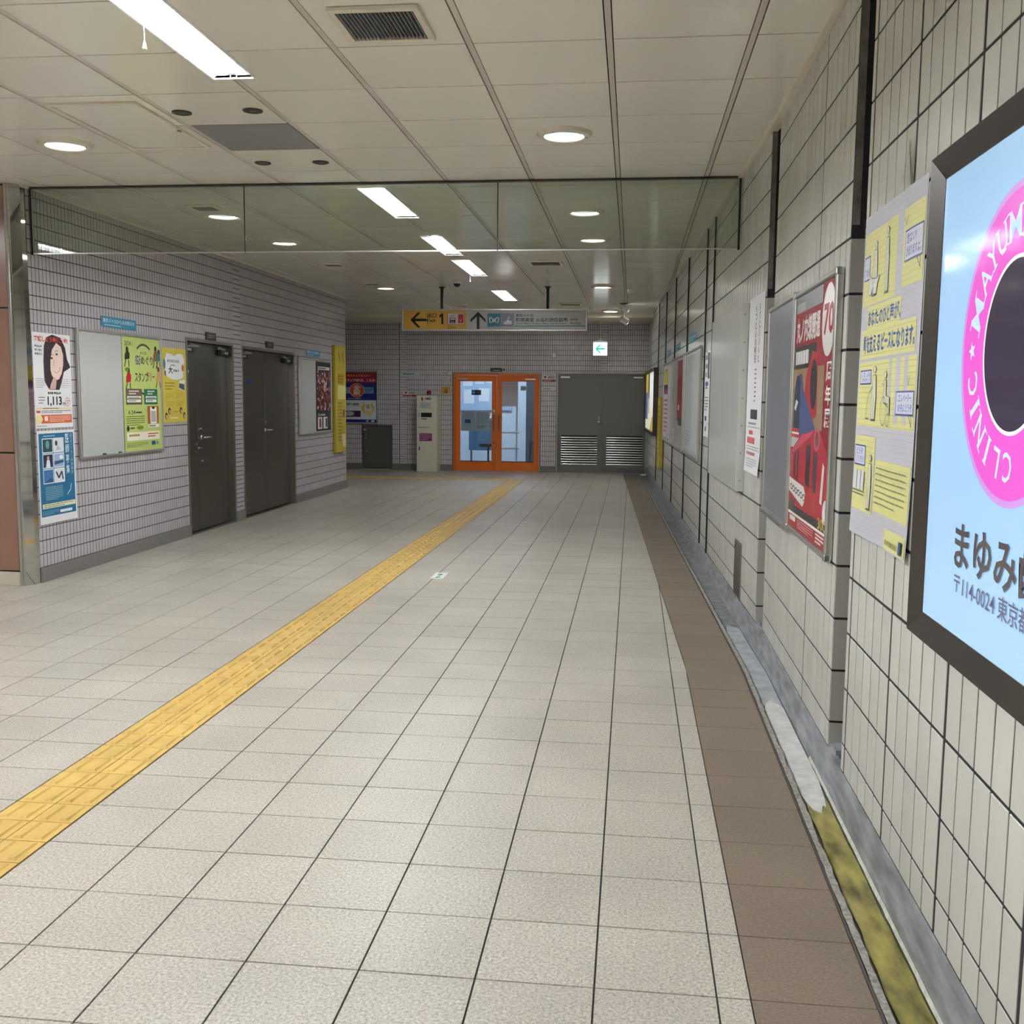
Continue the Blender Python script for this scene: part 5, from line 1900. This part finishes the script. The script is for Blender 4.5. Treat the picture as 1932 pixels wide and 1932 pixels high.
# ---- clear tape scrap
t = MB()
t.face([(0, 0.0, 0), (0.045, -0.004, 0.0), (0.03, -0.02, 0.12), (0.0, -0.004, 0.13)])
t.face([(0, 0.0, 0), (0.0, -0.004, 0.13), (-0.03, -0.022, 0.02)])
t = t.build('tape_scrap', M_TAPE)
t.location = (RX - 0.002, 3.07, 2.06)
t.rotation_euler = (0, 0, -PI / 2)
tag(t, 'loose scrap of clear tape on the wall tiles above the yellow poster', 'tape')


# ---- framed boards on the middle section
def rboard(name, label, cat, yfar, ynear, z0, z1, face, group=None, bar=0.024, depth=0.032, place=None):
    w_, h_ = yfar - ynear, z1 - z0
    t = thing(name, label, cat, group=group, **(place or on_right(yfar, z0, 0.0)))
    MB().box(bar * 0.6, w_ - bar * 0.6, -depth * 0.62, 0, bar * 0.6, h_ - bar * 0.6).build('panel', face, t)
    frame4(t, w_, h_, bar, 0.0, -depth, M_ALUP, bev=0.007)
    for x in (bar / 2, w_ - bar / 2):
        for z in (bar / 2, h_ - bar / 2):
            MB().box(x - bar * 0.62, x + bar * 0.62, -depth - 0.003, -depth * 0.2, z - bar * 0.62, z + bar * 0.62).build('corner_cap', M_ALU, t, bev=0.005)
    return t, w_, h_


t, w_, h_ = rboard('empty_poster_case', 'empty grey glazed poster case next to the red train poster', 'poster case', 5.86, 4.965, 0.84, 1.955, M_BOARDG)
MB().box(0.06, w_ - 0.03, -0.05, -0.0325, 0.0, 0.018).build('lower_ledge', M_ALU, t)
t, w_, h_ = rboard('poster_frame', 'aluminium frame around the red train poster', 'frame', 4.945, 3.945, 0.845, 1.945, M_WHITE)
t = thing('train_poster', 'red exhibition poster of a vintage train with a large 70', 'poster', **on_right(4.945 - 0.026, 0.845 + 0.026, 0.0205))
W, H = 0.948, 1.048
sheet(t, W, H, 0.0012, col=0x7e1420)
p = Print(W, H, -0.0012)
p.rect(0.0, 0.93, 0.70, 1.0, 0x3a3432)
p.rect(0.02, 0.935, 0.26, 0.97, 0x8a8684)
p.text('丸ノ内線開通', 0.04, 0.80, 0.66, 0.91, 0xe4dcda, 0.03)
p.rect(0.0, 0.69, 0.60, 0.785, 0x2c2826)
p.fine(0.04, 0.70, 0.56, 0.775, 1, 0xd8d4d0, 0.75, 5)
p.rect(0.0, 0.44, 0.80, 0.69, 0x9a7c5c)
p.ell(0.85, 0.855, 0.145, 0.135, 0xddd8d2)
p.text('70', 0.745, 0.80, 0.96, 0.92, 0xa01a2a, 0.03)
p.vtext('周年展', 0.84, 0.44, 0.965, 0.70, 0xe4dcda, 0.02)
# upper red coach nose, tilted blue coach
p.poly([(0.30, 0.52), (0.36, 0.66), (0.50, 0.755), (0.64, 0.74), (0.66, 0.50), (0.48, 0.46)], 0xb02a30)
p.ell(0.56, 0.62, 0.085, 0.10, 0x2e2c30)
p.poly([(0.10, 0.66), (0.24, 0.67), (0.30, 0.60), (0.62, 0.455), (0.66, 0.42), (0.24, 0.40), (0.06, 0.42)], 0x4c5684)
p.poly([(0.02, 0.43), (0.03, 0.60), (0.10, 0.66), (0.20, 0.655), (0.22, 0.43)], 0x2f3642)
p.poly([(0.05, 0.52), (0.10, 0.56), (0.16, 0.55), (0.10, 0.51)], 0xc8ccd2)
p.rect(0.0, 0.395, 0.22, 0.435, 0xb9302c)
p.rect(0.0, 0.41, 0.22, 0.418, 0xe8e0dc)
p.rect(0.0, 0.35, 0.24, 0.395, 0xb8b6b8)
# big red train in front
p.poly([(0.0, 0.10), (0.0, 0.33), (0.30, 0.415), (0.62, 0.44), (0.80, 0.43), (0.95, 0.36), (1.0, 0.26), (1.0, 0.10)], 0xae1c2c)
p.poly([(0.02, 0.33), (0.30, 0.412), (0.62, 0.436), (0.50, 0.405), (0.10, 0.33)], 0xcc4a58)
p.ell(0.70, 0.405, 0.07, 0.045, 0xc25a62)
p.ell(0.70, 0.405, 0.045, 0.03, 0x8a4a50)
for (a, b, lo, hi, c) in ((0.10, 0.15, 0.225, 0.33, 0x3c2a30), (0.19, 0.24, 0.215, 0.345, 0x4a343a), (0.44, 0.55, 0.215, 0.375, 0x33262e), (0.63, 0.72, 0.205, 0.35, 0x4c3a40)):
    p.poly([(a, lo), (b, lo - 0.01), (b + 0.01, hi + 0.006), (a + 0.01, hi)], c)
p.poly([(0.82, 0.17), (0.87, 0.165), (0.90, 0.31), (0.86, 0.325)], 0xdcd8d6)
p.poly([(0.0, 0.155), (0.40, 0.115), (0.46, 0.145), (0.46, 0.175), (0.42, 0.20), (0.0, 0.215)], 0xdcd8d6)
for ph in (0, PI):
    p.line([(0.02 + 0.44 * k / 30, 0.177 - 0.022 * k / 30 + 0.012 * math.sin(k * 0.62 + ph)) for k in range(31)], 0.006, 0x44342f)
p.ell(0.95, 0.14, 0.055, 0.05, 0xe2deda)
p.rect(0.0, 0.045, 1.0, 0.10, 0x262224)
p.rect(0.04, 0.055, 0.17, 0.125, 0x4e4a4c)
p.text('300', 0.80, 0.07, 0.98, 0.115, 0xb8a04c, 0.02)
p.rect(0.0, 0.0, 1.0, 0.06, 0x9e2228)
p.line([(0.0, 0.062), (1.0, 0.062)], 0.012, 0xe6e0dc)
p.rect(0.05, 0.03, 0.22, 0.052, 0xdcd4d0)
p.fine(0.28, 0.012, 0.70, 0.052, 4, 0xd8a0a0, 0.35, 4)
p.fine(0.76, 0.01, 0.95, 0.052, 3, 0xe8dcd8, 0.5, 6)
p.done(t, M_INKG)

# ---- far section
KF = math.sqrt(1 + KS * KS)
# paper poster
def wv(u, v):
    return -0.003 - 0.012 * max(0, 0.12 - v) / 0.12 * (0.4 + 0.6 * u) - 0.001 * math.sin(9 * u)


t = thing('white_paper_poster', 'long white paper poster with small black and red text, curling at its foot', 'poster', **on_right(6.685, 1.005, 0.0))
W, H = 0.60, 1.075
sheet(t, W, H, disp=wv, m=M_PAPER)
p = Print(W, H, -0.0004, disp=wv)
for k, (u, s_) in enumerate(((0.66, 'もっといい人と出会い'), (0.42, 'もっといい明日へ会い'))):
    p.vtext(s_[:7], u, 0.62, u + 0.10, 0.95, 0x44444c, 0.01)
p.fine(0.48, 0.40, 0.60, 0.60, 8, 0x7c7c84, 0.35, 3)
p.fine(0.30, 0.305, 0.95, 0.365, 1, 0x3c3c44, 0.9, 4)
p.fine(0.18, 0.27, 0.9, 0.295, 1, 0x9a9aa4, 0.5, 5)
p.line([(0.1, 0.262), (0.95, 0.262)], 0.003, 0x5c5c68)
p.fine(0.25, 0.215, 0.60, 0.245, 1, 0xd86a6c, 0.8, 5)
p.fine(0.14, 0.165, 0.85, 0.205, 1, 0xd86a6c, 0.9, 6)
p.line([(0.1, 0.15), (0.95, 0.15)], 0.003, 0x5c5c68)
p.line([(0.1, 0.135), (0.95, 0.135)], 0.003, 0x5c5c68)
p.fine(0.12, 0.095, 0.92, 0.125, 1, 0xc88a90, 0.6, 6)
p.fine(0.12, 0.03, 0.85, 0.085, 4, 0xaaaab4, 0.4, 7)
p.done(t)

# white cover panel
t = thing('white_cover_panel', 'plain white box panel screwed to the right wall between the paper posters', 'wall panel', **on_right(8.40, 0.86, 0.0))
W, H = (8.40 - 6.725) * KF, 1.205
MB().box(0, W, -0.052, 0, 0, H).build('box', M('panel_white', sr(192, 192, 187), 0.16), t, bev=0.003)
for k in range(7):
    z = 0.07 + k * (H - 0.14) / 6
    MB().cyl((W - 0.0005, -0.026, z), (W + 0.003, -0.026, z), 0.007, 10).build('screw', M_GREY, t)

# small steel hatch near the kerb
t = thing('wall_hatch', 'small dark steel hatch low in the right wall below the white panel', 'hatch', **on_right(7.0, 0.142, 0.0))
W, H = 0.30, 0.375
MB().box(0.012, W - 0.012, -0.004, 0.0, 0.0, H - 0.012).build('door', M_STEELD, t)
frame4(t, W, H, 0.014, 0.0, -0.007, M_STEEL, bev=0.001)
MB().cyl((0.04, -0.004, H - 0.04), (0.04, -0.016, H - 0.04), 0.012, 10).build('knob', M_CHROME, t)

# narrow paper poster
t = thing('small_paper_poster', 'narrow grey-white notice beside the white cover panel', 'poster', **on_right(9.35, 1.125, 0.0))
W, H = 0.38, 0.745
sheet(t, W, H, 0.0015)
p = Print(W, H, -0.0015)
p.rect(0.62, 0.68, 0.95, 0.98, 0x55504c)
p.fine(0.1, 0.68, 0.55, 0.98, 3, 0x8a8680, 0.5, 4)
p.ell(0.45, 0.62, 0.35, 0.03, 0x5c6c90)
p.fine(0.15, 0.55, 0.85, 0.64, 2, 0x5c6c90, 0.4, 3)
p.fine(0.1, 0.30, 0.9, 0.48, 5, 0x77777c, 0.4, 5)
p.fine(0.2, 0.18, 0.8, 0.25, 1, 0x4c4c50, 0.8, 6)
p.fine(0.3, 0.06, 0.7, 0.12, 1, 0x4c4c50, 0.8, 7)
p.done(t)

# three framed cases
for n, (ya, yb, lab, kind) in enumerate(((11.25, 9.62, 'framed glazed notice case nearest on the far right wall, pale timetable sheets', 'pale'), (13.06, 11.42, 'framed glazed notice case with a dark red poster, middle of three', 'red'), (14.80, 13.22, 'framed glazed notice case with yellow and pink poster, farthest of three', 'pink'))):
    w_ = (ya - yb) * KF
    t, w_, h_ = rboard('notice_case', lab, 'notice case', yb + w_, yb, 0.872, 1.945, M_BOARD, 'notice cases on the far right wall', place=on_right(ya, 0.872, 0.0))
    p = Print(w_, h_, -0.0205)
    if kind == 'pale':
        p.rect(0.05, 0.05, 0.49, 0.95, 0xb9bdbf)
        p.rect(0.51, 0.05, 0.95, 0.95, 0xc2c6c6)
        p.line([(0.5, 0.02), (0.5, 0.98)], 0.02, 0xd8d8d6)
        p.fine(0.10, 0.08, 0.44, 0.24, 6, 0x8a8e90, 0.3, 4)
    elif kind == 'red':
        p.rect(0.05, 0.05, 0.48, 0.95, 0xa8a6a2)
        p.rect(0.48, 0.30, 0.93, 0.78, 0x8c1e24)
        p.rect(0.48, 0.78, 0.93, 0.95, 0x9c4a4c)
        p.rect(0.48, 0.05, 0.93, 0.30, 0xb4b0ac)
        p.rect(0.6, 0.26, 0.93, 0.34, 0x3a3a36)
        p.ell(0.62, 0.45, 0.08, 0.03, 0xd8c4c0)
        p.fine(0.12, 0.07, 0.3, 0.2, 5, 0xe0e0dc, 0.4, 4)
    else:
        p.rect(0.05, 0.05, 0.52, 0.95, 0xd6c8d0)
        p.rect(0.05, 0.72, 0.52, 0.93, 0xc8b838)
        p.text('Re', 0.2, 0.88, 0.4, 0.93, 0x2c2c24, 0.02)
        p.rect(0.05, 0.66, 0.52, 0.72, 0x2c2430)
        p.rect(0.05, 0.60, 0.52, 0.66, 0x8a3a78)
        p.fine(0.08, 0.10, 0.5, 0.55, 8, 0xb04868, 0.4, 5)
        p.rect(0.55, 0.05, 0.95, 0.95, 0xc8c8c6)
    p.done(t)
for ya, lab in ((11.0, 'blue heading label above the pale notice case on the right wall'), (13.0, 'blue heading label above the red poster case on the right wall'), (14.6, 'blue heading label above the farthest notice case on the right wall')):
    blue_label(on_right(ya, 2.03, 0.001), 0.72, 0.085, lab, '東京メトロからのお知らせ', 'blue heading labels')

# yellow strip sign and far lightbox
t = thing('yellow_wall_sign', 'narrow yellow sign board low on the far right wall', 'sign', **on_right(15.75, 0.42, 0.0))
MB().box(0, 0.60, -0.045, 0, 0, 1.05).build('board', M('yellow_sign', sr(186, 166, 40), 0.4), t, bev=0.003)
p = Print(0.6, 1.05, -0.045)
p.fine(0.2, 0.1, 0.8, 0.9, 12, 0x8a7a20, 0.35, 5)
p.done(t)
t = thing('far_lightbox', 'backlit picture in a dark frame at the far end of the right wall', 'advertisement', **on_right(19.65, 0.86, 0.0))
W, H = 3.2, 1.085
frame4(t, W, H, 0.05, 0.0, -0.08, M_DARKF, bev=0.003)
MB().box(0.03, W - 0.03, -0.05, 0, 0.03, H - 0.03).build('light_panel', M_WHITE, t)
p = Print(W, H, -0.05)
p.rect(0.016, 0.046, 0.984, 0.954, 0xd8d8c4)
p.rect(0.016, 0.65, 0.30, 0.954, 0xc0a848)
p.rect(0.016, 0.2, 0.26, 0.65, 0x5c6490)
p.rect(0.30, 0.55, 0.42, 0.954, 0x2c2c2c)
p.rect(0.30, 0.3, 0.42, 0.55, 0xa89a84)
p.rect(0.46, 0.4, 0.984, 0.954, 0xe4e8ea)
p.poly([(0.5, 0.046), (0.984, 0.046), (0.984, 0.34), (0.7, 0.25)], 0xb8a050)
p.done(t, M_LITF, pic='lit_picture')
